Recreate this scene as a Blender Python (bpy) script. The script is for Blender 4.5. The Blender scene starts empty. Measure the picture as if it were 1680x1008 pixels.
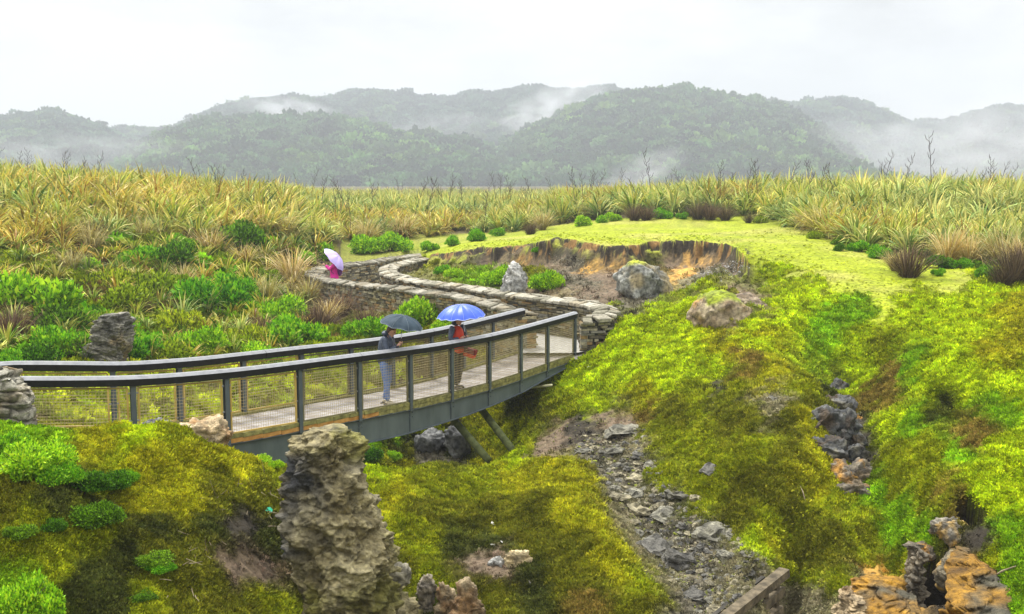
import bpy, bmesh, math, random
import numpy as np
from mathutils import Vector, Matrix, Euler
random.seed(7); rng = np.random.default_rng(7)
R = math.radians
sc = bpy.context.scene
col = sc.collection

# ------------------------------------------------------------------ camera, world, sun, exposure
CAMZ = 4.4; F = 1800.0; PITCH = math.atan((504-300)/F)
cd = bpy.data.cameras.new('camera'); cam = bpy.data.objects.new('camera', cd); col.objects.link(cam)
cam.location = (0, 0, CAMZ); cam.rotation_euler = (math.pi/2-PITCH, 0, 0)
cd.sensor_width = 36; cd.lens = 36*F/1680; cd.clip_start = .1; cd.clip_end = 6000
sc.camera = cam
HAZE = 0.0007
SUN_EL, SUN_AZ = R(58), R(-35)          # azimuth measured from +Y towards +X
w = bpy.data.worlds.new('World'); sc.world = w; w.use_nodes = True
nt = w.node_tree; nt.nodes.clear()
def N(nt, t, **k):
    n = nt.nodes.new(t)
    for a, b in k.items(): setattr(n, a, b)
    return n
wo = N(nt, 'ShaderNodeOutputWorld'); bg = N(nt, 'ShaderNodeBackground'); bg2 = N(nt, 'ShaderNodeBackground'); add = N(nt, 'ShaderNodeAddShader')
sky = N(nt, 'ShaderNodeTexSky', sky_type='NISHITA', sun_disc=False, sun_elevation=SUN_EL, sun_rotation=SUN_AZ)
nt.links.new(sky.outputs[0], bg.inputs[0]); bg.inputs[1].default_value = 0.006
tc = N(nt, 'ShaderNodeTexCoord'); sep = N(nt, 'ShaderNodeSeparateXYZ'); nt.links.new(tc.outputs['Generated'], sep.inputs[0])
elev = N(nt, 'ShaderNodeValToRGB')      # overcast: zenith brighter than horizon, ground side dark
cr = elev.color_ramp; cr.elements[0].position = 0.40; cr.elements[0].color = (.05, .055, .04, 1)
cr.elements[1].position = 1.0; cr.elements[1].color = (2.3, 2.3, 2.3, 1)
e = cr.elements.new(0.495); e.color = (.12, .13, .10, 1)
e = cr.elements.new(0.505); e.color = (.53, .527, .515, 1)
e = cr.elements.new(0.60); e.color = (.56, .555, .542, 1)
e = cr.elements.new(0.72); e.color = (1.2, 1.2, 1.19, 1)
mr = N(nt, 'ShaderNodeMath', operation='MULTIPLY_ADD'); mr.inputs[1].default_value = .5; mr.inputs[2].default_value = .5
nt.links.new(sep.outputs[2], mr.inputs[0]); nt.links.new(mr.outputs[0], elev.inputs[0])
mp = N(nt, 'ShaderNodeMapping'); mp.inputs['Scale'].default_value = (1.5, 1.5, 4.0); mp.inputs['Location'].default_value = (.62, .3, .55)
nt.links.new(tc.outputs['Generated'], mp.inputs[0])
nz = N(nt, 'ShaderNodeTexNoise'); nz.inputs['Scale'].default_value = 2.6; nz.inputs['Detail'].default_value = 6; nz.inputs['Roughness'].default_value = .55
nt.links.new(mp.outputs[0], nz.inputs[0])
cl = N(nt, 'ShaderNodeValToRGB'); cl.color_ramp.elements[0].position = .40; cl.color_ramp.elements[0].color = (.86, .855, .85, 1)
cl.color_ramp.elements[1].position = .62; cl.color_ramp.elements[1].color = (1.4, 1.4, 1.4, 1)
nt.links.new(nz.outputs[0], cl.inputs[0])
mx = N(nt, 'ShaderNodeMixRGB', blend_type='MULTIPLY'); mx.inputs[0].default_value = 1
nt.links.new(elev.outputs[0], mx.inputs[1]); nt.links.new(cl.outputs[0], mx.inputs[2])
nt.links.new(mx.outputs[0], bg2.inputs[0]); bg2.inputs[1].default_value = 1.0
nt.links.new(bg.outputs[0], add.inputs[0]); nt.links.new(bg2.outputs[0], add.inputs[1]); nt.links.new(add.outputs[0], wo.inputs[0])
sl = bpy.data.lights.new('sun', 'SUN'); sl.energy = 4.3; sl.angle = R(9); sl.color = (1, .97, .92)
so = bpy.data.objects.new('sun', sl); col.objects.link(so)
sdir = Vector((math.sin(SUN_AZ)*math.cos(SUN_EL), math.cos(SUN_AZ)*math.cos(SUN_EL), math.sin(SUN_EL)))
so.rotation_euler = sdir.to_track_quat('Z', 'Y').to_euler(); so.location = (0, 0, 60)
sc.view_settings.view_transform = 'Standard'; sc.view_settings.look = 'None'
sc.view_settings.exposure = 0.42; sc.view_settings.gamma = 1.0
sc.cycles.use_denoising = True; sc.cycles.denoising_prefilter = 'ACCURATE'; sc.cycles.max_bounces = 5; sc.cycles.diffuse_bounces = 3; sc.cycles.volume_bounces = 1; sc.cycles.transmission_bounces = 3
sc.cycles.transparent_max_bounces = 6; sc.cycles.volume_step_rate = 4.0

# ------------------------------------------------------------------ projection helpers
CP, SP = math.cos(PITCH), math.sin(PITCH)
def P(px, py, D):
    a = (px-840)/F; b = (504-py)/F
    dx, dy, dz = a, CP+b*SP, -SP+b*CP
    s = D/dy
    return Vector((dx*s, D, CAMZ+dz*s))
def proj(x, y, z):
    z = z-CAMZ
    f = y*CP-z*SP; u = y*SP+z*CP
    return 840+F*x/f, 504-F*u/f

def hash2(i, j, s):
    h = (i*374761393+j*668265263+s*982451653) & 0xffffffff
    h = ((h ^ (h >> 13))*1274126177) & 0xffffffff
    return ((h ^ (h >> 16)) & 0xffff)/65535.0
def vnoise(x, y, s=0):
    xi = np.floor(x).astype(np.int64); yi = np.floor(y).astype(np.int64); fx = x-xi; fy = y-yi
    fx = fx*fx*(3-2*fx); fy = fy*fy*(3-2*fy)
    return (hash2(xi, yi, s)*(1-fx)+hash2(xi+1, yi, s)*fx)*(1-fy)+(hash2(xi, yi+1, s)*(1-fx)+hash2(xi+1, yi+1, s)*fx)*fy
def fbm(x, y, s=0, o=4, g=.5):
    a = 1; t = 0; n = 0
    for k in range(o):
        t = t+a*(vnoise(x, y, s+k)*2-1); n += a; a *= g; x = x*2.03+3.1; y = y*2.03+1.7
    return t/n
def vnoise3(x, y, z, s=0):
    zi = np.floor(z).astype(np.int64); fz = z-zi; fz = fz*fz*(3-2*fz)
    xi = np.floor(x).astype(np.int64); yi = np.floor(y).astype(np.int64); fx = x-xi; fy = y-yi
    fx = fx*fx*(3-2*fx); fy = fy*fy*(3-2*fy)
    def L(k):
        q = s+(zi+k)*7919
        return (hash2(xi, yi, q)*(1-fx)+hash2(xi+1, yi, q)*fx)*(1-fy)+(hash2(xi, yi+1, q)*(1-fx)+hash2(xi+1, yi+1, q)*fx)*fy
    return L(0)*(1-fz)+L(1)*fz
def fbm3(p, sc_, s=0, o=4, g=.5):
    a = 1; t = 0; n = 0; q = p*sc_
    for k in range(o):
        t = t+a*(vnoise3(q[:, 0], q[:, 1], q[:, 2], s+k)*2-1); n += a; a *= g; q = q*2.03+1.37
    return t/n

# ------------------------------------------------------------------ object helpers
def tag(o, label=None, cat=None, group=None, kind=None):
    if label: o['label'] = label
    if cat: o['category'] = cat
    if group: o['group'] = group
    if kind: o['kind'] = kind
    return o
def empty(name, loc=(0, 0, 0), rz=0):
    o = bpy.data.objects.new(name, None); col.objects.link(o); o.location = loc; o.rotation_euler = (0, 0, rz); o.empty_display_size = .2
    return o
def np_mesh(name, verts, faces, mat=None, colr=None, smooth=False):
    """faces: (n,3) or (n,4) array"""
    verts = np.asarray(verts, dtype=np.float32); faces = np.asarray(faces, dtype=np.int32)
    me = bpy.data.meshes.new(name); k = faces.shape[1]
    me.vertices.add(len(verts)); me.vertices.foreach_set('co', verts.ravel())
    me.loops.add(faces.size); me.loops.foreach_set('vertex_index', faces.ravel())
    me.polygons.add(len(faces)); me.polygons.foreach_set('loop_start', np.arange(0, faces.size, k, dtype=np.int32))
    if smooth: me.polygons.foreach_set('use_smooth', np.ones(len(faces), dtype=bool))
    me.update(calc_edges=True)
    if colr is not None:
        ca = me.color_attributes.new('Col', 'FLOAT_COLOR', 'POINT')
        c4 = np.ones((len(verts), 4), dtype=np.float32); c4[:, :3] = colr; ca.data.foreach_set('color', c4.ravel())
    if mat: me.materials.append(mat)
    return me
def link(name, me, parent=None, loc=None):
    o = bpy.data.objects.new(name, me); col.objects.link(o)
    if parent: o.parent = parent
    if loc is not None: o.location = loc
    return o
class MB:
    def __init__(s): s.v = []; s.f = []; s.c = []; s.cc = None
    def add(s, vs, fs, c=None):
        b = len(s.v); s.v += [tuple(v) for v in vs]; s.f += [tuple(b+i for i in f) for f in fs]
        s.c += [c or (1, 1, 1)]*len(vs); s.cc = s.cc or c
    def frame_box(s, c, ax, ay, az, c_=None, jit=0):
        vs = []
        for k in (-1, 1):
            for j in (-1, 1):
                for i in (-1, 1):
                    v = c+ax*i+ay*j+az*k
                    if jit: v = v+Vector((random.uniform(-jit, jit), random.uniform(-jit, jit), random.uniform(-jit, jit)))
                    vs.append(v)
        s.add(vs, [(0, 2, 3, 1), (4, 5, 7, 6), (0, 1, 5, 4), (2, 6, 7, 3), (0, 4, 6, 2), (1, 3, 7, 5)], c_)
    def box(s, x0, x1, y0, y1, z0, z1, c=None):
        s.frame_box(Vector(((x0+x1)/2, (y0+y1)/2, (z0+z1)/2)), Vector(((x1-x0)/2, 0, 0)), Vector((0, (y1-y0)/2, 0)), Vector((0, 0, (z1-z0)/2)), c)
    def tube(s, pts, rad, n=8, c=None, cap=True):
        pts = [Vector(p) for p in pts]; rad = rad if isinstance(rad, (list, tuple)) else [rad]*len(pts)
        vs = []; fs = []; ref = None
        for i, p in enumerate(pts):
            t = (pts[min(i+1, len(pts)-1)]-pts[max(i-1, 0)]).normalized()
            if ref is None:
                ref = t.orthogonal().normalized()
            ref = (ref-t*ref.dot(t)).normalized(); b = t.cross(ref)
            for k in range(n):
                a = 2*math.pi*(k+.5)/n; vs.append(p+(ref*math.cos(a)+b*math.sin(a))*rad[i])
        for i in range(len(pts)-1):
            for k in range(n):
                fs.append((i*n+k, i*n+(k+1) % n, (i+1)*n+(k+1) % n, (i+1)*n+k))
        if cap: fs.append(tuple(range(n-1, -1, -1))); fs.append(tuple((len(pts)-1)*n+k for k in range(n)))
        s.add(vs, fs, c)
    def build(s, name, mat, parent=None, smooth=False):
        me = bpy.data.meshes.new(name); me.from_pydata(s.v, [], s.f)
        if s.cc:
            ca = me.color_attributes.new('Col', 'FLOAT_COLOR', 'POINT')
            ca.data.foreach_set('color', np.array([(a, b, c, 1) for a, b, c in s.c], dtype=np.float32).ravel())
        if smooth: me.polygons.foreach_set('use_smooth', [True]*len(me.polygons))
        me.materials.append(mat); me.update()
        return link(name, me, parent)

# ------------------------------------------------------------------ materials
def base_mat(name, rough=.8, spec=.25):
    m = bpy.data.materials.new(name); m.use_nodes = True; nt = m.node_tree
    b = nt.nodes['Principled BSDF']; b.inputs['Roughness'].default_value = rough; b.inputs['Specular IOR Level'].default_value = spec
    return m, nt, b
def noise_mat(name, c1, c2, scale=6, rough=.8, spec=.25, bump=.3, bscale=30, metallic=0, detail=6, obj=True, c3=None, stretch=None, bdist=.02):
    m, nt, b = base_mat(name, rough, spec); b.inputs['Metallic'].default_value = metallic
    tc = N(nt, 'ShaderNodeTexCoord'); src = tc.outputs['Object']
    if stretch:
        mp = N(nt, 'ShaderNodeMapping'); mp.inputs['Scale'].default_value = stretch; nt.links.new(src, mp.inputs[0]); src = mp.outputs[0]
    n = N(nt, 'ShaderNodeTexNoise'); n.inputs['Scale'].default_value = scale; n.inputs['Detail'].default_value = detail; n.inputs['Roughness'].default_value = .6
    nt.links.new(src, n.inputs[0])
    r = N(nt, 'ShaderNodeValToRGB'); r.color_ramp.elements[0].position = .35; r.color_ramp.elements[1].position = .65
    r.color_ramp.elements[0].color = (*c1, 1); r.color_ramp.elements[1].color = (*c2, 1)
    if c3: e = r.color_ramp.elements.new(.76); e.color = (*c3, 1)
    nt.links.new(n.outputs[0], r.inputs[0]); nt.links.new(r.outputs[0], b.inputs['Base Color'])
    if bump:
        n2 = N(nt, 'ShaderNodeTexNoise'); n2.inputs['Scale'].default_value = bscale; n2.inputs['Detail'].default_value = 5; nt.links.new(src, n2.inputs[0])
        bp = N(nt, 'ShaderNodeBump'); bp.inputs['Strength'].default_value = bump; bp.inputs['Distance'].default_value = bdist
        nt.links.new(n2.outputs[0], bp.inputs['Height']); nt.links.new(bp.outputs[0], b.inputs['Normal'])
    return m
def col_mat(name, typ='GEOMETRY', rough=.7, spec=.2, var=.35, hvar=.03, nscale=3, trans=0, bump=0, bscale=20, bdist=.02, island=False, wet=False):
    m, nt, b = base_mat(name, rough, spec)
    a = N(nt, 'ShaderNodeAttribute', attribute_type=typ, attribute_name='Col')
    geo = N(nt, 'ShaderNodeNewGeometry')
    n = N(nt, 'ShaderNodeTexNoise'); n.inputs['Scale'].default_value = nscale; n.inputs['Detail'].default_value = 5; nt.links.new(geo.outputs['Position'], n.inputs[0])
    mr = N(nt, 'ShaderNodeMapRange'); mr.inputs['From Min'].default_value = .3; mr.inputs['From Max'].default_value = .7
    mr.inputs['To Min'].default_value = 1-var; mr.inputs['To Max'].default_value = 1+var; nt.links.new(n.outputs[0], mr.inputs[0])
    hs = N(nt, 'ShaderNodeHueSaturation'); nt.links.new(a.outputs[0], hs.inputs['Color'])
    oi = N(nt, 'ShaderNodeObjectInfo')
    rnd = geo.outputs['Random Per Island'] if island else oi.outputs['Random']
    mh = N(nt, 'ShaderNodeMapRange'); mh.inputs['To Min'].default_value = .5-hvar; mh.inputs['To Max'].default_value = .5+hvar
    nt.links.new(rnd, mh.inputs[0]); nt.links.new(mh.outputs[0], hs.inputs['Hue'])
    mv = N(nt, 'ShaderNodeMath', operation='MULTIPLY')
    mq = N(nt, 'ShaderNodeMapRange'); mq.inputs['To Min'].default_value = 1.25; mq.inputs['To Max'].default_value = .75
    nt.links.new(rnd, mq.inputs[0]); nt.links.new(mr.outputs[0], mv.inputs[0]); nt.links.new(mq.outputs[0], mv.inputs[1])
    nt.links.new(mv.outputs[0], hs.inputs['Value']); nt.links.new(hs.outputs[0], b.inputs['Base Color'])
    if bump:
        n2 = N(nt, 'ShaderNodeTexNoise'); n2.inputs['Scale'].default_value = bscale; n2.inputs['Detail'].default_value = 6; n2.inputs['Roughness'].default_value = .65
        nt.links.new(geo.outputs['Position'], n2.inputs[0])
        bp = N(nt, 'ShaderNodeBump'); bp.inputs['Strength'].default_value = bump; bp.inputs['Distance'].default_value = bdist
        nt.links.new(n2.outputs[0], bp.inputs['Height']); nt.links.new(bp.outputs[0], b.inputs['Normal'])
    if trans:
        t = N(nt, 'ShaderNodeBsdfTranslucent'); nt.links.new(hs.outputs[0], t.inputs[0])
        ms = N(nt, 'ShaderNodeMixShader'); ms.inputs[0].default_value = trans
        nt.links.new(b.outputs[0], ms.inputs[1]); nt.links.new(t.outputs[0], ms.inputs[2])
        nt.links.new(ms.outputs[0], nt.nodes['Material Output'].inputs[0])
    return m
M = {}
M['ground'] = col_mat('ground', rough=.9, spec=.15, var=.45, nscale=9, hvar=0, bump=1, bscale=22, bdist=.05)
M['tuft'] = col_mat('tuft_leaf', 'INSTANCER', rough=.7, spec=.06, var=.4, nscale=2.2, hvar=.018, trans=.22)
M['leaf'] = col_mat('leaf', rough=.55, spec=.14, var=.25, nscale=4, hvar=.02, trans=.25)
M['blade'] = col_mat('flax_blade', rough=.5, spec=.14, var=.25, nscale=.35, hvar=.02, trans=.2)
M['rockc'] = col_mat('rock_face', rough=.7, spec=.3, var=.6, nscale=11, hvar=0, bump=1, bscale=34, bdist=.06)
M['stone'] = col_mat('wall_stone', rough=.85, spec=.2, var=.35, nscale=14, hvar=0, bump=.7, bscale=40)
M['forest'] = col_mat('forest_leaf', 'INSTANCER', rough=.9, spec=.05, var=.4, nscale=.06, hvar=.02)
M['steel'] = noise_mat('painted_steel', (.062, .08, .078), (.10, .122, .118), 3, .5, .4, .1, 40, stretch=(1, 1, .35))
M['steel_post'] = noise_mat('post_steel', (.055, .07, .078), (.08, .098, .104), 5, .45, .4, .05, 60)
M['rail_top'] = noise_mat('rail_metal', (.17, .175, .185), (.25, .255, .265), 9, .3, .5, .08, 60)
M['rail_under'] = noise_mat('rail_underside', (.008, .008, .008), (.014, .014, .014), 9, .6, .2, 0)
M['mesh'] = noise_mat('mesh_wire', (.30, .23, .09), (.46, .38, .20), 4, .4, .5, 0)
M['frame'] = noise_mat('mesh_frame', (.36, .24, .05), (.50, .36, .10), 3, .5, .4, .1, 50)
M['frame_dark'] = noise_mat('mesh_frame_olive', (.10, .09, .04), (.17, .15, .07), 3, .5, .4, .1, 50)
M['deck'] = col_mat('deck_plank', rough=.55, spec=.4, var=.22, nscale=12, hvar=0, bump=.3, bscale=60, island=False)
M['kerb'] = noise_mat('mossy_timber', (.10, .095, .03), (.27, .25, .08), 8, .8, .2, .4, 40)
M['orange_wood'] = noise_mat('new_timber', (.30, .14, .03), (.48, .26, .07), 6, .7, .2, .3, 40)
M['timber'] = noise_mat('weathered_timber', (.045, .036, .022), (.15, .12, .075), 7, .85, .2, .6, 30)
M['log'] = noise_mat('mossy_log', (.05, .06, .02), (.13, .15, .05), 6, .8, .2, .6, 30)
M['path'] = noise_mat('path_surface', (.23, .22, .19), (.34, .325, .285), 5, .6, .35, .4, 60)
M['bark'] = noise_mat('bark', (.04, .03, .022), (.12, .09, .06), 12, .9, .1, .6, 40)
M['deadtwig'] = noise_mat('dead_twig', (.16, .12, .08), (.32, .26, .18), 12, .9, .1, 0)

# ------------------------------------------------------------------ terrain height field
# image point + distance of the ground there, read off the photograph
CT = [
 # left mound, near (crest then face)
 (-150,700,13),(0,712,13.4),(100,712,14.4),(200,700,15.4),(260,702,15.9),(310,716,16.1),(360,732,16.3),(410,750,16.4),(455,768,16.4),
 (0,800,12.2),(0,900,11.2),(0,1000,10.4),(100,800,12.8),(200,800,13.5),(200,900,12.3),(200,1000,11.3),(300,800,14),(350,860,13.2),(350,1000,11.9),(430,830,14.5),(430,900,13.6),(430,1000,12.6),(-200,850,11.5),
 # behind it, under the bridge
 (0,700,16.3),(120,735,17.2),(220,750,17.8),(330,790,18.6),(430,810,19.2),(500,820,19.4),
 # right of pinnacle / middle mound
 (560,900,15.2),(560,1000,13.8),(600,768,20),(600,810,18),(720,768,21),(850,745,22.6),(930,712,23.2),(700,800,18.6),(850,800,18.8),(700,900,15.9),(700,1000,14.3),(850,900,15.9),(850,1000,14.1),(940,765,19.6),(970,830,16.9),(940,900,15.4),(1010,900,15.0),(1000,1000,13.4),(1080,1000,12.9),
 # chasm under the bridge
 (520,800,23),(600,800,24.2),(700,800,25),(790,770,26),(840,740,26.4),(650,740,27.5),(760,720,28),
 # bank beyond bridge
 (-100,640,21),(0,650,22),(150,660,23),(300,672,24),(400,668,26),(500,660,27),(600,645,28.4),(700,625,30),(780,600,30),(820,585,30.2),(860,640,28),
 # scree gully
 (980,705,22.8),(1040,720,21.8),(1010,770,20.2),(1050,820,18.4),(1090,780,19),(1060,880,17.2),(1130,850,17),(1110,950,15.4),(1190,920,15.4),(1150,1005,13.9),(1240,965,14.0),(1240,930,14.8),(1210,1005,13.3),
 # right of timber wall
 (1300,1000,15.4),(1300,960,15.9),(1245,1060,14.6),(1270,1010,14.9),(1380,1000,14.1),(1400,940,15.0),
 # central slope
 (945,600,28),(1000,580,27.6),(1000,535,28.9),(960,615,27),(900,665,25.8),(870,695,25.2),(960,660,24.8),(1050,620,25),(1040,545,27.8),(1100,500,30.2),(1100,560,26.8),(1100,650,23.2),(1000,660,24.3),
 (1250,560,25.3),(1200,650,21.5),(1300,650,20.5),(1300,750,17.6),(1200,750,18.2),(1350,850,15.9),(1250,850,16.4),(1300,910,15.6),(1100,740,20),(1330,620,21.2),(1180,830,17.4),
 # crease
 (1330,560,26),(1365,610,24.6),(1392,680,22.0),(1412,760,19.6),(1440,850,17.0),(1474,940,15.2),
 # right slope
 (1500,500,27),(1680,500,26),(1800,500,25),(1480,560,24.6),(1500,620,22),(1680,600,21),(1560,660,20),(1570,720,18.4),(1460,740,18.6),(1680,700,17.5),(1620,720,17.2),(1700,850,14),(1600,800,15.3),(1520,800,16),(1700,1000,11.9),(1640,900,13.6),(1850,900,12),
 (1500,1000,13.4),(1440,1000,13.6),(1610,980,12.9),(1530,850,15),
 # upper right lawn
 (1300,450,32),(1300,400,39),(1400,420,36),(1450,440,33),(1560,450,31.5),(1680,460,30),(1400,480,28.8),(1300,520,27),(1350,390,43),(1250,368,54),(1130,366,56),(1000,368,56),(1230,470,30),(1200,455,31),(1150,470,31),(1180,535,27),(1230,540,26.4),
 # slump floor
 (940,470,34.6),(1000,480,33),(1060,490,31.6),(900,440,38.6),(1000,440,37.8),(1080,440,37.5),(1150,440,36.8),(1190,440,35),(870,470,35.4),(760,440,41.2),(800,450,38.8),(700,440,43),(830,430,40.5),(1110,470,33.2),(1010,500,31),
 # left hillside
 (-200,320,55),(0,314,60),(0,352,48),(0,400,40),(0,450,35),(0,500,31),(0,560,27),(0,600,24.5),(200,335,55),(200,400,43),(200,450,38),(200,500,34),(200,550,30.5),(200,600,27),(350,400,46),(400,346,62),(400,450,42),(400,500,37.5),(400,550,33),(400,600,29.5),
 (480,430,46),(500,505,39),(560,520,36.2),(650,520,34),(720,530,32),(600,560,32.5),(520,590,30),(480,400,50),(520,425,50),(-100,450,34),(-150,560,26),
 # plain behind
 (560,400,55),(600,380,60),(700,400,56),(700,360,70),(800,375,64),(870,372,62),(0,306,90),(200,319,90),(450,330,90),(700,343,95),(900,345,85),(1000,336,75),(1200,325,68),(1500,332,60),(1680,334,60),(1600,400,42),(1500,385,45),(1800,400,40),(1350,338,60),
 (-300,310,110),(0,312,150),(450,330,150),(800,332,150),(1200,328,150),(1680,326,150),
]
pts = [P(a, b, d) for a, b, d in CT]
EDGE = [(690,424,47.5),(730,416,47),(760,411,46),(800,406,45.4),(840,405,44.6),(870,403,43.8),(886,396,43),(910,391,43),(940,395,42),(970,401,41),(1005,403,40.5),(1030,404,40.3),(1060,399,41.3),(1100,396,41.8),(1140,396,41.6),(1180,400,40.5),(1205,407,38.5),(1222,418,36),(1230,434,33.2)]
for a, b, d in EDGE:
    p = P(a, b, d); pts.append(p)
    k = .55 if a < 800 else 1.0
    q = Vector((p.x, p.y, 0)); q = q*((d-.75)/d); q.z = p.z-.75*k; pts.append(q)
    if a > 860: q = Vector((p.x, p.y, 0))*((d-2.2)/d); q.z = p.z-1.05*k; pts.append(q)
    q = Vector((p.x, p.y, 0))*((d+3)/d); q.z = p.z+.12; pts.append(q)
for y, z in ((2, 2.4), (4, 1.2), (6, -.8), (8, -1.6)):
    for u in (-.8, -.4, 0, .4, .8): pts.append(Vector((u*max(y, 5), y, z)))
for y in (300, 600, 1300, 2600):
    for u in (-.8, -.4, 0, .4, .8): pts.append(Vector((u*y, y, 2.2)))
cp = np.array([[p.x, p.y, p.z] for p in pts])
KU = 2.2
def fuv(x, y): return np.stack([x/y*KU, np.log(y)], -1)
A = fuv(cp[:, 0], cp[:, 1]); nC = len(A)
EPS = .010
def kern(a, b): return np.sqrt(((a[:, None, :]-b[None, :, :])**2).sum(-1)+EPS**2)
K = kern(A, A)+np.eye(nC)*1.2e-3*(-1)
K1 = np.zeros((nC+3, nC+3)); K1[:nC, :nC] = K; K1[:nC, nC] = 1; K1[:nC, nC+1:] = A; K1[nC, :nC] = 1; K1[nC+1:, :nC] = A.T
wts = np.linalg.solve(K1, np.concatenate([cp[:, 2], [0, 0, 0]]))
def rbf(x, y):
    q = fuv(x, y); out = np.empty(len(q))
    for i in range(0, len(q), 20000):
        s = q[i:i+20000]; out[i:i+20000] = kern(s, A)@wts[:nC]+wts[nC]+s@wts[nC+1:]
    return out
us = np.concatenate([np.linspace(-.95, -.5, 50)[:-1], np.linspace(-.5, .5, 660), np.linspace(.5, .95, 50)[1:]])
vs_ = np.concatenate([np.linspace(math.log(1.5), math.log(10), 50)[:-1], np.linspace(math.log(10), math.log(50), 680), np.linspace(math.log(50), math.log(2600), 140)[1:]])
UU, VV = np.meshgrid(us, vs_); YY = np.exp(VV); XX = UU*YY
# coarse evaluation, bilinear up
cu, cv = us[::2], vs_[::2]
if cu[-1] != us[-1]: cu = np.append(cu, us[-1])
if cv[-1] != vs_[-1]: cv = np.append(cv, vs_[-1])
CU, CV = np.meshgrid(cu, cv); CY = np.exp(CV); ZC = rbf((CU*CY).ravel(), CY.ravel()).reshape(CU.shape)
def bil(gu, gv, Z, u, v):
    i = np.clip(np.searchsorted(gu, u)-1, 0, len(gu)-2); j = np.clip(np.searchsorted(gv, v)-1, 0, len(gv)-2)
    a = np.clip((u-gu[i])/(gu[i+1]-gu[i]), 0, 1); b = np.clip((v-gv[j])/(gv[j+1]-gv[j]), 0, 1)
    return (Z[j, i]*(1-a)+Z[j, i+1]*a)*(1-b)+(Z[j+1, i]*(1-a)+Z[j+1, i+1]*a)*b
ZZ = bil(cu, cv, ZC, UU, VV)

# walls / path plan (image point of the coping, distance)
def smooth_poly(pp, n=8):
    out = []
    for i in range(len(pp)-1):
        p0 = pp[max(i-1, 0)]; p1 = pp[i]; p2 = pp[i+1]; p3 = pp[min(i+2, len(pp)-1)]
        for k in range(n):
            t = k/n; out.append(.5*((2*p1)+(-p0+p2)*t+(2*p0-5*p1+4*p2-p3)*t*t+(-p0+3*p1-3*p2+p3)*t**3))
    out.append(pp[-1]); return out
OUT = [P(a, b, d) for a, b, d in [(862,513,28.9),(835,503,29.8),(800,493,30.8),(760,485,31.8),(700,476,33.3),(640,469,35.6),(580,463,37.8),(538,456,39.6),(517,449,41.2),(516,443,42.6),(528,438,44),(560,433,45.6),(600,429,47.2),(645,422,50),(690,417,52)]]
INN = [P(a, b, d) for a, b, d in [(958,523,28.6),(985,517,28.7),(996,506,29.4),(975,497,30.2),(930,490,31.3),(860,482,32.6),(825,478,33.4),(780,470,34.9),(720,463,36.4),(680,457,37.8),(645,449,39.8),(636,441,41.6),(648,433,44),(690,422,47.6)]]
OUT = smooth_poly(OUT, 6); INN = smooth_poly(INN, 6)
PATHL = [P(850,560,28.0), P(862,560,29.6)]+OUT[8:]       # left edge
def resample(pp, n):
    d = [0]
    for a, b in zip(pp, pp[1:]): d.append(d[-1]+(b-a).length)
    out = []
    for k in range(n):
        s = d[-1]*k/(n-1); i = max(j for j in range(len(d)) if d[j] <= s+1e-9); i = min(i, len(pp)-2)
        out.append(pp[i].lerp(pp[i+1], min(1, (s-d[i])/max(1e-6, d[i+1]-d[i]))))
    return out
pl = resample(PATHL, 60); pr = resample([P(945,590,28.0)]+INN[10:], 60)
for q in pl+pr: q.z = 0
pc0 = np.array([[(a.x+b.x)/2, (a.y+b.y)/2, (a-b).length/2] for a, b in zip(pl, pr)])
poly = [(q.x, q.y) for q in pl]+[(q.x, q.y) for q in reversed(pr)]
sel = (YY > 26) & (YY < 56); qx, qy = XX[sel], YY[sel]
ins = np.zeros(len(qx), bool); j_ = len(poly)-1
for i_ in range(len(poly)):
    (xa, ya), (xb, yb) = poly[i_], poly[j_]
    if ya != yb: ins ^= ((ya > qy) != (yb > qy)) & (qx < (xb-xa)*(qy-ya)/(yb-ya)+xa)
    j_ = i_
dd = np.full(len(qx), 99.0)
for q in resample([*pl], 160)+resample([*pr], 160): dd = np.minimum(dd, np.hypot(qx-q.x, qy-q.y))
dd = np.where(ins, -dd, dd); dmin = np.full(XX.shape, 99.0); dmin[sel] = dd
# crisp torn lip of the lawn above the slump
ea = np.array([[(P(a, b, d).x)/d, d, P(a, b, d).z, (.32 if a < 860 else .62)*(1 if 700 < a < 1225 else .4)] for a, b, d in EDGE])
eD = np.interp(UU, ea[:, 0], ea[:, 1])+fbm(UU*70, YY*0+3, 95, 5, .65)*1.5; eZ = np.interp(UU, ea[:, 0], ea[:, 2]); eS = np.interp(UU, ea[:, 0], ea[:, 3])
dl = YY-eD; inx = (UU > ea[0, 0]) & (UU < ea[-1, 0]) & (YY > 28)
eS = eS*np.clip(.46+fbm(UU*60, YY*.7, 96, 5)*1.5, .08, .95)
taper = np.exp(-np.clip(-dl, 0, 9)**2/1.6**2)
fs = np.clip(-dl/.42, 0, 1)**.55
ZZ = np.where(inx & (dl < 0), np.minimum(ZZ, (eZ-eS*fs)*taper+ZZ*(1-taper))*fs**.5+(eZ-eS*fs)*(1-fs**.5), ZZ)
up_ = np.exp(-np.clip(dl, 0, 9)**2/2.0**2)
ZZ = np.where(inx & (dl >= 0), eZ*up_+ZZ*(1-up_)+.0, ZZ)
t = np.clip((.5-dmin)/.5, 0, 1); t = t*t*(3-2*t)
ZZ = ZZ*(1-t)+(-.05)*t
PATHMASK = t > .55
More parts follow.
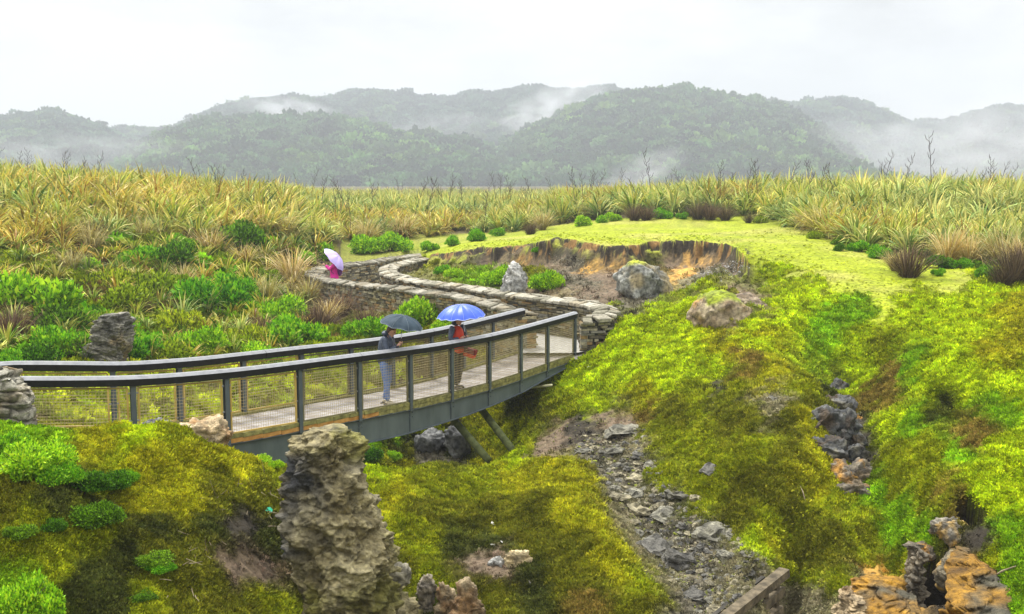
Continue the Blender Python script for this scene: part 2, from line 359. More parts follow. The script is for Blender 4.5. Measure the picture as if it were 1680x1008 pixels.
# pit in the lower right (cave)
PITS = []
def bump_at(px, py, D, rx, ry, dz):
    global ZZ
    c = P(px, py, D); g = np.exp(-(((XX-c.x)/rx)**2+((YY-c.y)/ry)**2)**2); ZZ = ZZ+g*dz
    if dz < -1: PITS.append(g > .12)
bump_at(1541, 965, 13.9, .34, .60, -2.6); bump_at(1592, 885, 14.7, .16, .30, -1.6)
bump_at(1000, 905, 15.0, .5, .8, .1); bump_at(300, 770, 15, .7, .7, .12); bump_at(110, 860, 12.4, .7, .5, .15)
bump_at(1555, 655, 20.2, .35, 1.0, -.55); bump_at(1660, 700, 17.6, .7, .7, .15); bump_at(1490, 660, 20.3, .6, .9, .22); bump_at(1610, 610, 21.5, .6, .9, .2); bump_at(1680, 810, 15, .2, .5, -.3); bump_at(1448, 560, 24.8, .5, .8, -.25)

# zones: px, py, colour class, tuft density
CC = dict(M=(.33,.42,.007), Y=(.30,.30,.009), O=(.13,.135,.009), G=(.18,.33,.008), L=(.27,.32,.010), B=(.15,.11,.075), K=(.028,.025,.02),
          S=(.11,.10,.07), T=(.55,.31,.07), D=(.055,.065,.012), A=(.21,.24,.007), W=(.20,.18,.10), X=(.20,.15,.03))
DEN = dict(M=1, Y=1, O=1, G=1, L=.14, B=.03, K=.02, S=.10, T=0, D=.8, A=1, W=.22, X=1)
HT = dict(L=.4)
ZN = [
 (0,720,'G'),(60,720,'G'),(150,712,'Y'),(220,712,'M'),(300,722,'A'),(60,800,'O'),(130,770,'D'),(180,760,'A'),(250,760,'Y'),(330,760,'Y'),(400,765,'Y'),(450,775,'A'),(230,810,'Y'),(300,820,'Y'),(370,800,'O'),(430,800,'O'),
 (20,830,'O'),(100,840,'D'),(190,830,'D'),(260,860,'D'),(330,850,'D'),(400,850,'K'),(440,880,'D'),(60,880,'A'),(140,880,'A'),(90,920,'A'),(40,960,'G'),(130,960,'D'),(200,920,'D'),(250,920,'O'),(300,900,'O'),(330,960,'O'),(380,930,'B'),(430,930,'B'),(430,980,'A'),(250,990,'A'),(180,990,'D'),(330,1000,'O'),(380,1000,'O'),
 (600,775,'M'),(650,770,'Y'),(700,768,'S'),(740,766,'S'),(790,752,'Y'),(850,752,'M'),(620,800,'A'),(700,800,'A'),(780,795,'A'),(850,790,'Y'),(900,770,'Y'),(950,790,'Y'),(640,830,'Y'),(680,860,'A'),(700,830,'O'),(780,830,'O'),(820,860,'O'),(880,830,'O'),(930,830,'Y'),(980,850,'Y'),(700,900,'A'),(750,900,'D'),(800,890,'D'),(810,930,'B'),(870,890,'O'),(940,890,'O'),(1000,900,'Y'),(930,950,'O'),(980,960,'O'),(1050,960,'A'),(660,950,'O'),(700,960,'A'),(800,990,'O'),(880,980,'D'),(870,930,'D'),(960,1000,'X'),(1060,1000,'O'),(1020,930,'Y'),(700,1000,'D'),
 (890,735,'B'),(920,715,'B'),(950,710,'K'),(1000,690,'B'),(960,700,'K'),(860,730,'A'),(1040,690,'B'),
 (970,740,'S'),(1010,730,'S'),(1040,740,'W'),(1000,790,'S'),(1050,780,'S'),(1090,800,'A'),(1030,840,'W'),(1080,840,'S'),(1120,860,'S'),(1060,900,'W'),(1110,900,'S'),(1150,900,'S'),(1190,920,'W'),(1100,950,'W'),(1160,960,'S'),(1230,950,'W'),(1150,1000,'S'),(1200,990,'W'),
 (900,640,'A'),(880,670,'O'),(930,660,'A'),(960,620,'M'),(1000,600,'M'),(980,560,'G'),(1040,560,'M'),(1040,620,'M'),(980,660,'M'),(920,620,'M'),(1000,540,'M'),(1010,500,'S'),(1050,500,'S'),(1080,520,'M'),(1130,500,'M'),(1150,560,'M'),(1100,600,'M'),(1200,580,'Y'),(1240,575,'M'),(1250,560,'Y'),(1220,605,'X'),(1160,610,'M'),(1060,650,'Y'),(1100,640,'M'),(1070,680,'X'),(1150,660,'A'),(1180,640,'K'),(1120,680,'O'),
 (1200,640,'A'),(1260,620,'Y'),(1320,620,'A'),(1270,655,'W'),(1200,690,'O'),(1300,690,'O'),(1150,720,'A'),(1100,730,'A'),(1240,720,'A'),(1330,700,'Y'),(1180,760,'A'),(1260,760,'O'),(1340,760,'Y'),(1160,800,'A'),(1230,800,'O'),(1300,800,'O'),(1370,800,'A'),(1280,840,'A'),(1220,850,'O'),(1350,850,'O'),(1400,860,'A'),(1270,880,'Y'),(1240,895,'M'),(1330,900,'O'),(1390,890,'O'),(1310,940,'A'),(1320,980,'W'),(1360,960,'A'),(1380,990,'W'),(1420,900,'A'),(1300,1000,'W'),
 (1370,640,'D'),(1390,700,'K'),(1400,760,'K'),(1430,820,'G'),(1460,880,'G'),(1490,930,'A'),
 (1280,460,'M'),(1300,500,'M'),(1340,480,'M'),(1370,520,'G'),(1300,540,'M'),(1340,560,'G'),(1400,520,'G'),(1420,560,'M'),(1400,600,'M'),(1450,560,'A'),(1440,640,'X'),(1470,620,'X'),(1500,600,'G'),(1460,690,'M'),(1500,700,'G'),(1470,760,'A'),(1530,640,'M'),(1550,680,'D'),(1560,600,'M'),(1590,640,'M'),(1620,580,'Y'),(1560,530,'M'),(1500,490,'M'),(1450,490,'L'),(1600,490,'M'),(1660,500,'Y'),(1660,560,'Y'),(1670,640,'M'),(1640,680,'G'),(1610,720,'X'),(1660,740,'M'),(1580,760,'G'),(1520,760,'A'),(1540,820,'A'),(1470,820,'A'),(1600,820,'M'),(1660,820,'M'),(1640,880,'G'),(1620,920,'A'),(1670,950,'G'),(1680,1000,'G'),(1560,830,'X'),(1500,860,'G'),
 (1430,930,'T'),(1450,980,'T'),(1480,990,'T'),(1510,960,'B'),(1540,960,'K'),(1590,960,'T'),(1600,1000,'T'),(1560,1000,'K'),(1420,1000,'W'),(1400,960,'W'),(1592,885,'K'),
 (1000,380,'L'),(1100,375,'L'),(1200,375,'L'),(950,385,'L'),(1250,400,'L'),(1300,390,'L'),(1300,430,'L'),(1350,420,'L'),(1400,440,'L'),(1430,470,'L'),(1250,440,'M'),(1360,460,'L'),(1550,455,'L'),(1500,455,'L'),(1240,430,'L'),(1640,465,'M'),(1100,390,'L'),(1180,390,'L'),(880,390,'L'),(840,395,'L'),(800,398,'L'),(760,404,'L'),(720,412,'L'),(1010,394,'L'),(950,378,'L'),
 (740,422,'M'),(700,428,'A'),(720,436,'A'),(780,415,'K'),(820,412,'K'),(760,440,'A'),(800,430,'B'),(790,448,'G'),(840,425,'B'),(830,450,'S'),(870,415,'B'),(880,450,'A'),(870,425,'T'),(900,402,'K'),(930,404,'K'),(905,415,'B'),(920,430,'S'),(950,430,'S'),(960,460,'S'),(930,450,'S'),(975,440,'T'),(990,455,'B'),(1010,470,'B'),(1000,420,'T'),(1020,440,'T'),(960,410,'K'),(1000,412,'K'),(1050,412,'K'),(1060,430,'A'),(1100,430,'B'),(1130,425,'T'),(1120,445,'T'),(1150,430,'T'),(1100,407,'K'),(1150,407,'K'),(1200,412,'K'),(1190,425,'K'),(1220,425,'K'),(1170,450,'S'),(1210,440,'S'),(1130,465,'W'),(1000,490,'B'),(1160,480,'M'),(1180,490,'A'),(960,480,'B'),(880,475,'B'),
 (1200,480,'B'),(1240,500,'B'),(1200,530,'B'),(1180,545,'Y'),(1240,540,'M'),
 (650,760,'D'),(700,740,'K'),(760,740,'D'),(620,740,'G'),(820,700,'A'),(860,700,'A'),(840,670,'D'),
]
def hit(px, py, dmin_=8, dmax=260, Z=None):
    a = (px-840)/F; b = (504-py)/F; dx, dy, dz = a/(CP+b*SP), 1, (-SP+b*CP)/(CP+b*SP)
    D = np.exp(np.linspace(math.log(dmin_), math.log(dmax), 900)); h = bil(us, vs_, ZZ, D*dx, 0*D) if False else bil(us, vs_, ZZ, np.full(D.shape, dx), np.log(D))
    g = CAMZ+dz*D-h; k = np.argmax(g < 0)
    if g[k] >= 0: k = len(D)-1
    elif k > 0:
        t_ = g[k-1]/(g[k-1]-g[k]); d = D[k-1]+(D[k]-D[k-1])*t_; return Vector((dx*d, d, CAMZ+dz*d))
    return Vector((dx*D[k], D[k], h[k]))
def H(x, y):
    x = np.asarray(x, float); y = np.asarray(y, float)
    return bil(us, vs_, ZZ, x/y, np.log(y))
# moss and soil relief
PX, PY = proj(XX, YY, ZZ)
zz = [(hit(a, b), c) for a, b, c in ZN]
for a_, b_, d_ in EDGE:
    p_ = P(a_, b_, d_)
    for off_, cl_ in ((.5, 'L'), (1.6, 'L'), (3.0, 'L'), (5.0, 'L'), (-.32, 'K'), (-.62, 'K'), (-1.5, 'B')):
        if a_ < 850 and off_ > 2: continue
        q_ = Vector((p_.x, p_.y, 0))*((d_+off_)/d_); q_.z = float(bil(us, vs_, ZZ, np.array([q_.x/q_.y]), np.array([math.log(q_.y)]))[0]); zz.append((q_, cl_))
zp = np.array([[*proj(p.x, p.y, p.z), math.log(p.y)*260] for p, c in zz]); zc = np.array([CC[c] for p, c in zz]); zd = np.array([DEN[c] for p, c in zz]); zl = np.array([1.0 if c == 'L' else 0 for p, c in zz])
wx = PX+fbm(XX*1.1, YY*1.1, 11)*34+fbm(XX*5, YY*5, 12)*22; wy = PY+fbm(XX*1.1, YY*1.1, 21)*28+fbm(XX*5, YY*5, 22)*20; wv = VV*260
rows = (YY[:, 0] > 9) & (YY[:, 0] < 60)
colr = np.zeros(XX.shape+(3,)); dens = np.zeros(XX.shape); LW = np.zeros(XX.shape)
colr[...] = (.10, .10, .03)
ri = np.where(rows)[0]
for j in ri:
    d2 = (wx[j][:, None]-zp[None, :, 0])**2+(wy[j][:, None]-zp[None, :, 1])**2+(wv[j][:, None]-zp[None, :, 2])**2
    wgt = 1/(d2+70)**2.4; s = wgt.sum(1); colr[j] = (wgt@zc)/s[:, None]; dens[j] = (wgt@zd)/s; LW[j] = (wgt@zl)/s
lip = inx & (np.abs(dl) < 2.5); 
fr_n = fbm(UU*70, YY*3.5, 97, 4)
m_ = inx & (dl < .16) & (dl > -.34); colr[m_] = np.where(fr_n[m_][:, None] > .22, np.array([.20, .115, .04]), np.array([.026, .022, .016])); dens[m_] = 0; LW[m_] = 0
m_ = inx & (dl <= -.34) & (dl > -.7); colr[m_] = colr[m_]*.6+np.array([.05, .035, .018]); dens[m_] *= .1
m_ = inx & (dl >= .16) & (dl < 3.0) & (UU > -.06); colr[m_] = CC['L']; dens[m_] = .5; LW[m_] = 1
wn = np.clip(fbm(XX*.35, YY*.35, 201, 4)*2.2+.1, 0, 1)*LW; colr = colr*(1-.55*wn[..., None])+np.array([.36, .33, .09])*(.55*wn[..., None])
wn = np.clip(fbm(XX*1.1, YY*1.1, 205, 3)*2.4-.3, 0, 1)*LW; colr = colr*(1-.5*wn[..., None])+np.array([.14, .20, .008])*(.5*wn[..., None])
for g_p in PITS: colr[g_p] = (.012, .010, .008); dens[g_p] = 0  # pit ground coloured near black, the cave's shade painted in
# left hillside and ground beneath the flax: dark litter
lh = ((PX < 560) & (YY > 19.5) & (YY < 60)) | (YY > 60) | ((PX < 830) & (YY > 21) & (YY < 33) & (PX > 0) & (PY < 700))
lit = fbm(XX*.8, YY*.8, 41)
lc = np.where((lit > .25)[..., None], np.array([.16, .16, .012]), np.array([.075, .06, .022]))
near_gully = (YY < 34)
lc = np.where((near_gully & (lit > -.25) & (PX > 60))[..., None], np.array([.25, .26, .010]), lc)
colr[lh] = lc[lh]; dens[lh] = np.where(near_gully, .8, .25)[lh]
colr[PATHMASK] = (.3, .28, .24); dens[PATHMASK] = 0
rough_m = np.clip(1-np.exp(-((YY-45)/40)**2)*0, 0, 1)
amp = np.where(dens > .5, 1.0, .55); lawn = LW > .5
amp = amp*(1-.85*LW); amp[PATHMASK] = .05
fade = np.clip((YY-2)/8, 0, 1)
n1 = fbm(XX*.9, YY*.9, 31, 3); n2 = fbm(XX*3.2, YY*3.2, 32, 4); n3 = 1-np.abs(fbm(XX*1.8, YY*1.8, 35, 3))*2
n0 = fbm(XX*.42, YY*.42, 30, 3); ZZ = ZZ+amp*fade*(n0*np.where((UU > .2) & (YY < 36), .34, .08)+n1*.13+n2*.075+(n3-.6)*.05)+np.where(dens < .3, 1, .2)*(~PATHMASK)*fbm(XX*9, YY*9, 33, 3)*.05*(1-.8*LW)
g_ = fbm(XX*3, YY*3, 51, 4); colr = colr*(1+.28*g_[..., None])
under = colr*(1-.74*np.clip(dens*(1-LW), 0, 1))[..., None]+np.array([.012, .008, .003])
nr, nc_ = XX.shape
ids = np.arange(nr*nc_).reshape(nr, nc_)
fc = np.stack([ids[:-1, :-1], ids[:-1, 1:], ids[1:, 1:], ids[1:, :-1]], -1).reshape(-1, 4)
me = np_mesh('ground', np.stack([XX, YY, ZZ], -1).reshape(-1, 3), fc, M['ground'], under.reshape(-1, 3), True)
tag(link('ground', me), kind='structure')
cdict = {}
def ground_at(px, py): return hit(px, py)

# path
mb = MB()
for i in range(len(pl)-1):
    a, b, c, d = pl[i], pr[i], pr[i+1], pl[i+1]
    n = 6
    for k in range(n):
        q = [a.lerp(b, k/n), a.lerp(b, (k+1)/n), d.lerp(c, (k+1)/n), d.lerp(c, k/n)]
        for v in q: v.z = .03+.012*float(fbm(np.array([v.x*2]), np.array([v.y*2]), 3)[0])
        mb.add(q, [(0, 1, 2, 3)])
tag(mb.build('path', M['path'], None, False), kind='structure')

# ------------------------------------------------------------------ instanced stuff through geometry nodes
def make_coll(name, meshes):
    c = bpy.data.collections.new(name)
    for i, m in enumerate(meshes):
        o = bpy.data.objects.new('%s_source_%02d' % (name, i), m); c.objects.link(o)
    return c
def scatter(name, pos, rot, scl, idx, colr, coll):
    me = bpy.data.meshes.new(name); n = len(pos); me.vertices.add(n); me.vertices.foreach_set('co', np.asarray(pos, np.float32).ravel())
    a = me.attributes.new('rotv', 'FLOAT_VECTOR', 'POINT'); a.data.foreach_set('vector', np.asarray(rot, np.float32).ravel())
    a = me.attributes.new('scl', 'FLOAT_VECTOR', 'POINT'); s3 = np.asarray(scl, np.float32)
    if s3.ndim == 1: s3 = np.repeat(s3[:, None], 3, 1)
    a.data.foreach_set('vector', s3.ravel())
    a = me.attributes.new('pick', 'INT', 'POINT'); a.data.foreach_set('value', np.asarray(idx, np.int32))
    c4 = np.ones((n, 4), np.float32); c4[:, :3] = colr
    a = me.attributes.new('Col', 'FLOAT_COLOR', 'POINT'); a.data.foreach_set('color', c4.ravel())
    o = link(name, me)
    ng = bpy.data.node_groups.new(name+'_nodes', 'GeometryNodeTree')
    ng.interface.new_socket('Geometry', in_out='INPUT', socket_type='NodeSocketGeometry'); ng.interface.new_socket('Geometry', in_out='OUTPUT', socket_type='NodeSocketGeometry')
    gi = N(ng, 'NodeGroupInput'); go = N(ng, 'NodeGroupOutput'); ip = N(ng, 'GeometryNodeInstanceOnPoints'); ci = N(ng, 'GeometryNodeCollectionInfo')
    ci.inputs['Collection'].default_value = coll; ci.inputs['Separate Children'].default_value = True; ci.inputs['Reset Children'].default_value = True
    ng.links.new(gi.outputs[0], ip.inputs['Points']); ng.links.new(ci.outputs[0], ip.inputs['Instance']); ip.inputs['Pick Instance'].default_value = True
    for nm, dt, sk in (('pick', 'INT', 'Instance Index'), ('rotv', 'FLOAT_VECTOR', 'Rotation'), ('scl', 'FLOAT_VECTOR', 'Scale')):
        na = N(ng, 'GeometryNodeInputNamedAttribute', data_type=dt); na.inputs['Name'].default_value = nm
        ng.links.new(na.outputs['Attribute'], ip.inputs[sk])
    ng.links.new(ip.outputs[0], go.inputs[0])
    md = o.modifiers.new('scatter', 'NODES'); md.node_group = ng
    return o

def leaf_clump(n, rad, size, flat=.8, seed=0, up=.4, shell=.0, mat=None, cols=None, asp=.5, lobes=0):
    """n leaves (two triangles folded) spread through an ellipsoid"""
    r = np.random.default_rng(seed)
    d = r.normal(size=(n, 3)); d /= np.linalg.norm(d, axis=1)[:, None]; d[:, 2] = np.abs(d[:, 2])
    rr = rad*(shell+(1-shell)*r.random(n)**.5); lump = 1+.35*fbm3(d, 2.2, seed, 3)*1.2
    c = d*(rr*lump)[:, None]; c[:, 2] *= flat
    if lobes:
        k = r.integers(0, lobes, n); az = r.random(lobes)*6.283; rd = r.uniform(.25, .75, lobes)*rad; rd[0] = .1*rad; lr = r.uniform(.3, .62, lobes); hz = r.uniform(.0, .42, lobes)*rad*(1-rd/rad*.6)
        c = c*lr[k][:, None]+np.stack([np.cos(az)*rd, np.sin(az)*rd, hz], -1)[k]
    ax = d+r.normal(size=(n, 3))*.7; ax[:, 2] += up; ax /= np.linalg.norm(ax, axis=1)[:, None]
    t = np.cross(ax, r.normal(size=(n, 3))); t /= np.linalg.norm(t, axis=1)[:, None]
    nn = np.cross(ax, t); L = size*(.6+.8*r.random(n))[:, None]; wd = L*asp
    v = np.stack([c, c+ax*L*.5+t*wd*.5+nn*L*.08, c+ax*L, c+ax*L*.5-t*wd*.5+nn*L*.08], 1).reshape(-1, 3)
    f = np.arange(n*4).reshape(n, 4)
    cc = None
    if cols is not None:
        k = np.array(cols); pick = k[r.integers(0, len(k), n)]; cc = np.repeat(pick, 4, 0)
    return v, f, cc
# moss tufts
tm = []
for i in range(6):
    v, f, _ = leaf_clump(26, 1.0, .75, .7, 100+i, .5, asp=.42)
    tm.append(np_mesh('moss_tuft_mesh', v, f, M['tuft']))
tuft_coll = make_coll('moss_tufts', tm)
PX, PY = proj(XX, YY, ZZ)
def cell(a): return (a[:-1, :-1]+a[1:, 1:]+a[:-1, 1:]+a[1:, :-1])/4
ex, ey = PX[:-1, 1:]-PX[:-1, :-1], PY[:-1, 1:]-PY[:-1, :-1]; fx_, fy_ = PX[1:, :-1]-PX[:-1, :-1], PY[1:, :-1]-PY[:-1, :-1]
area = ex*fy_-ey*fx_              # negative = facing the camera (y decreases with distance)
area = np.clip(-area, 0, 60)
cyy = cell(YY); cxx = cell(XX); cden = np.minimum(np.minimum(dens[:-1, :-1], dens[1:, 1:]), np.minimum(dens[:-1, 1:], dens[1:, :-1])); cpx = cell(PX); cpy = cell(PY)
warea = np.abs((XX[:-1, 1:]-XX[:-1, :-1])*(YY[1:, :-1]-YY[:-1, :-1]))
wgt = (area+warea*150/ cyy)*np.clip(cden, 0, 1)*((cyy > 9.5) & (cyy < 48) & (np.abs(cpx-840) < 1000) & (cpy < 1120))
wgt[cden < .02] = 0
pr_ = (wgt/wgt.sum()).ravel()
NT = 275000
pick = rng.choice(len(pr_), NT, p=pr_)
jj, ii = np.divmod(pick, wgt.shape[1]); a = rng.random(NT); b = rng.random(NT)
def lerp2(G): return (G[jj, ii]*(1-a)+G[jj, ii+1]*a)*(1-b)+(G[jj+1, ii]*(1-a)+G[jj+1, ii+1]*a)*b
px_, py_, pz_ = lerp2(XX), lerp2(YY), lerp2(ZZ)
ccol = np.stack([lerp2(colr[..., k]) for k in range(3)], -1); ccol = ccol*rng.uniform(.5, 1.8, (NT, 1))
big = fbm(px_*1.3, py_*1.3, 71)
s = py_*np.where(py_ > 17, .0023, .0026)*rng.uniform(.45, 1.5, NT)*(1+.5*np.clip(big, 0, 1))
lw = lerp2(LW); s = s*(1-.72*lw)
rot = np.stack([rng.normal(0, .3, NT)-.25, rng.normal(0, .3, NT), rng.uniform(0, 6.28, NT)], -1)
o = scatter('moss_carpet', np.stack([px_, py_, pz_-s*.15], -1), rot, s, rng.integers(0, 6, NT), ccol, tuft_coll)
tag(o, 'low lime, olive and russet moss and creeping plants carpeting the slopes', 'ground cover', kind='stuff')
# ------------------------------------------------------------------ rocks
def rock_mesh(name, kind='ico', size=(1, 1, 1), seed=0, strata=0., rough=.25, cols=((.2, .19, .17), (.35, .33, .29)), sub=5, prof=None, dark=.5, sfreq=7, facet=0., moss=None, tilt=0., cellamp=.11, big_=False, ex=.8, ncell=None):
    r = np.random.default_rng(seed)
    if kind == 'ico':
        bm = bmesh.new(); bmesh.ops.create_icosphere(bm, subdivisions=sub, radius=1)
        bm.verts.ensure_lookup_table(); v = np.array([x.co[:] for x in bm.verts]); f = np.array([[q.index for q in g.verts] for g in bm.faces]); bm.free()
        nrm = v.copy()
        # blocky facets
        v = np.sign(v)*np.abs(v)**.75
        if facet:
            pl_ = r.normal(size=(14, 3)); pl_ /= np.linalg.norm(pl_, axis=1)[:, None]; dd_ = r.uniform(.62, .95, 14)
            for k in range(14):
                over = v@pl_[k]-dd_[k]; v = v-np.clip(over, 0, 9)[:, None]*pl_[k]*facet
        v = v*np.array(size)
    else:      # column given by profile rows (z, cx, rx, cy, ry)
        prof = list(prof); q_ = prof[-1]; prof += [(q_[0]+.16*q_[2], q_[1], q_[2]*.72, q_[3], q_[4]*.75), (q_[0]+.24*q_[2], q_[1], q_[2]*.34, q_[3], q_[4]*.4)]
        na, nz_ = (340, 380) if big_ else (150, 150); pz = [p[0] for p in prof]
        zs = np.linspace(pz[0], pz[-1], nz_); th = np.linspace(0, 2*np.pi, na, endpoint=False)
        I = lambda k: np.interp(zs, pz, [p[k] for p in prof])
        cx, rx, cy, ry = I(1), I(2), I(3), I(4)
        TH, _ = np.meshgrid(th, zs)
        ct, st = np.cos(TH), np.sin(TH)
        X = cx[:, None]+rx[:, None]*np.sign(ct)*np.abs(ct)**ex; Y = cy[:, None]+ry[:, None]*np.sign(st)*np.abs(st)**ex; Z = np.repeat(zs[:, None], na, 1)
        v = np.stack([X, Y, Z], -1).reshape(-1, 3); nrm = np.stack([ct, st, ct*0+.2], -1).reshape(-1, 3)
        idq = np.arange(nz_*na).reshape(nz_, na); a = idq; b = np.roll(idq, -1, 1)
        f = np.stack([a[:-1], b[:-1], b[1:], a[1:]], -1).reshape(-1, 4)
        top = len(v); v = np.vstack([v, [[cx[-1], cy[-1], zs[-1]+.05]]]); nrm = np.vstack([nrm, [[0, 0, 1]]])
        f = np.vstack([f, np.stack([a[-1], b[-1], np.full(na, top), np.full(na, top)], -1)])
    L = max(size) if kind == 'ico' else 1.0
    p = v/L+seed*3.7
    d = fbm3(p, 1.6, seed, 3)*rough*1.0
    rid = 1-np.abs(fbm3(p, 3.4, seed+9, 4))*2; d = d+(rid-.55)*rough*.6
    d = d+fbm3(p, 11, seed+5, 4)*rough*.36
    zt = p[:, 2]+p[:, 0]*tilt+fbm3(p, 1.3, seed+3, 2)*.16
    if strata:
        lay = zt*sfreq; fr = lay-np.floor(lay); amp_ = hash2(np.floor(lay).astype(np.int64), np.full(len(lay), seed), 5)
        d = d+strata*((amp_-.5)*.9-np.exp(-(np.minimum(fr, 1-fr)/.10)**2)*.8)
    nc = ncell or (60 if kind == 'ico' else 420)
    lo, hi = p.min(0), p.max(0); qs = np.array([1, 1, 1.7]); cpt = (lo+r.random((nc, 3))*(hi-lo))*qs; pq = p*qs+np.stack([fbm3(p, 2.5, seed+61, 3), fbm3(p, 2.5, seed+62, 3), fbm3(p, 2.5, seed+63, 3)], -1)*.16
    F1 = np.empty(len(p)); F2 = np.empty(len(p)); ci_ = np.empty(len(p), int)
    for i in range(0, len(p), 8000):
        dm = ((pq[i:i+8000, None]-cpt[None])**2).sum(-1); o2 = np.argpartition(dm, 1, 1)[:, :2]; dd2 = np.take_along_axis(dm, o2, 1); sw = dd2[:, 0] > dd2[:, 1]
        ci_[i:i+8000] = np.where(sw, o2[:, 1], o2[:, 0]); F1[i:i+8000] = np.sqrt(dd2.min(1)); F2[i:i+8000] = np.sqrt(dd2.max(1))
    cr_ = np.exp(-((F2-F1)/(.035 if kind == 'ico' else .03))**2); dirs = r.normal(size=(nc, 3)); offc = r.random(nc)-.5
    d = d+cellamp*(offc[ci_]*.8+((pq-cpt[ci_])*dirs[ci_]).sum(1)*1.1-cr_*.55)
    v = v+nrm*(d*L)[:, None]
    n = fbm3(p, 3, seed+20, 5); t_ = np.clip(.5+n*1.3, 0, 1)[:, None]
    c = np.array(cols[0])*(1-t_)+np.array(cols[1])*t_
    if len(cols) > 2:
        t2 = np.clip(fbm3(p, 1.7, seed+31, 4)*3-.2, 0, 1)[:, None]; c = c*(1-t2)+np.array(cols[2])*t2
    if len(cols) > 3:
        t2 = np.clip(fbm3(p, 1.4, seed+47, 4)*3.2-.3, 0, 1)[:, None]; c = c*(1-t2)+np.array(cols[3])*t2
    if moss is not None:
        zz_ = v[:, 2]; t3 = np.clip((zz_-np.percentile(zz_, moss[1]))/(.12*L)+n*2, 0, 1)[:, None]; c = c*(1-t3)+np.array(moss[0])*t3
    if f.shape[1] == 4 and (f[-1, 2] == f[-1, 3]):
        nq = f.shape[0]; tri = np.vstack([f[:, [0, 1, 2]], f[f[:, 2] != f[:, 3]][:, [0, 2, 3]]]); f = tri
    cj = 1+.35*(offc[ci_][:, None]); c = np.clip(c*cj, .01, 1)
    return np_mesh(name, v, f, M['rockc'], c, False)
def put(name, me, loc, rot=(0, 0, 0), scl=1, label=None, cat=None, group=None):
    o = link(name, me); o.location = loc; o.rotation_euler = rot; o.scale = (scl,)*3 if isinstance(scl, (int, float)) else scl
    tag(o, label, cat, group); return o
TAN = ((.19, .15, .085), (.36, .30, .17)); GREY = ((.14, .14, .125), (.33, .325, .295))
def zat(py, D): return P(840, py, D).z
D0 = 12.9; K0 = D0/1800
def prow(py, x0, x1, dy=0, ry=None):
    c = P((x0+x1)/2, py, D0); rx = (x1-x0)/2*K0*1.01; return (c.z, c.x, rx, D0+.5+dy, ry or rx*.85)
prof = [prow(1180,440,760), prow(1090,462,710), prow(1008,478,655), prow(950,466,650), prow(905,462,640), (prow(868,462,622)), prow(835,464,600), prow(800,468,586), prow(770,472,582), prow(745,476,578), prow(730,486,568)]
me = rock_mesh('rock_pinnacle', 'col', prof=prof, seed=4, strata=.03, rough=.30, cellamp=.05, ncell=1800, big_=True, cols=((.20, .165, .075), (.46, .40, .22), (.20, .185, .045), (.055, .055, .055)), sfreq=3.2, tilt=.3)
put('rock_pinnacle', me, (0, 0, 0), label='tall knobbly tan rock pinnacle standing in front of the bridge', cat='rock')
def colrock(name, D, rows, label, seed, cols, ry=.35, strata=.04, rough=.12, cellamp=.07, sfreq=4, tilt=.1, group=None, ex=.6, cat='rock', ncell=260, slope=0):
    pf = []
    for py, x0, x1 in rows:
        if slope: D = hit((x0+x1)/2, min(py, 1060)).y*slope if py < 1070 else D
        c = P((x0+x1)/2, py, D); rx = (x1-x0)/2*D/1800
        if pf and c.z <= pf[-1][0]+.01: continue
        pf.append((c.z, c.x, rx, D+ry*(.6 if not slope else .75), ry*(.75+.25*rx/((rows[0][2]-rows[0][1])/2*D/1800))))
    me = rock_mesh(name, 'col', prof=pf, seed=seed, strata=strata, rough=rough, cols=cols, sfreq=sfreq, tilt=tilt, cellamp=cellamp, ex=ex, ncell=ncell)
    return put(name, me, (0, 0, 0), label=label, cat=cat, group=group)
def boulder(name, px, py0, py1, wpx, D, label, seed, cols=GREY, strata=.04, rough=.16, facet=.9, dsc=.8, rz=0, moss=None, sub=5, tilt=.1, sfreq=7, sink=.15, cat='rock', group=None):
    top = P(px, py0, D).z; bot = P(px, py1, D).z; h = (top-bot)*(1+sink); wd = wpx*D/1800
    me = rock_mesh(name, size=(wd/2, wd/2*dsc, h/2), seed=seed, strata=strata, rough=rough, cols=cols, facet=facet, moss=moss, sub=sub, tilt=tilt, sfreq=sfreq)
    c = P(px, 0, D); return put(name, me, (c.x, D+wd*dsc*.3, top-h/2), (0, 0, rz), 1, label, cat, group)
PALE = ((.30, .22, .12), (.50, .40, .24), (.26, .15, .06)); LG = ((.24, .24, .22), (.50, .49, .45)); ORG = ((.30, .17, .03), (.58, .34, .05), (.16, .13, .08)); DK = ((.05, .053, .055), (.20, .20, .19), (.30, .28, .22), (.26, .15, .05))
colrock('boulder', 15.0, [(760,-70,48),(700,-60,46),(665,-60,42),(648,-60,38),(632,-60,28),(616,-55,16)], 'layered grey and tan rock at the left end of the near handrail', 11, ((.14,.13,.09),(.34,.32,.25),(.24,.17,.08)), .4, .06, .14, .09, 5)
boulder('boulder', 306, 692, 752, 100, 15.9, 'pale apricot boulder half buried in the mossy crest below the bridge', 12, PALE, .05, .20, tilt=.6, rz=.2)
boulder('boulder', 226, 690, 712, 60, 15.6, 'small flat dark grey stone beside the pale boulder on the moss', 13, DK[:2], .02, .1)
colrock('boulder', 26.5, [(680,112,205),(600,132,200),(565,140,204),(545,156,200),(530,160,206),(520,176,202)], 'large layered grey brown boulder among shrubs behind the far handrail', 14, ((.13,.125,.10),(.33,.31,.24),(.30,.22,.09)), .5, .055, .24, .07, 15, tilt=.45)
boulder('wall_rock', 843, 430, 500, 50, 33.2, 'pale upright rock standing in the inner stone wall', 15, LG, .05, .22, sfreq=6)
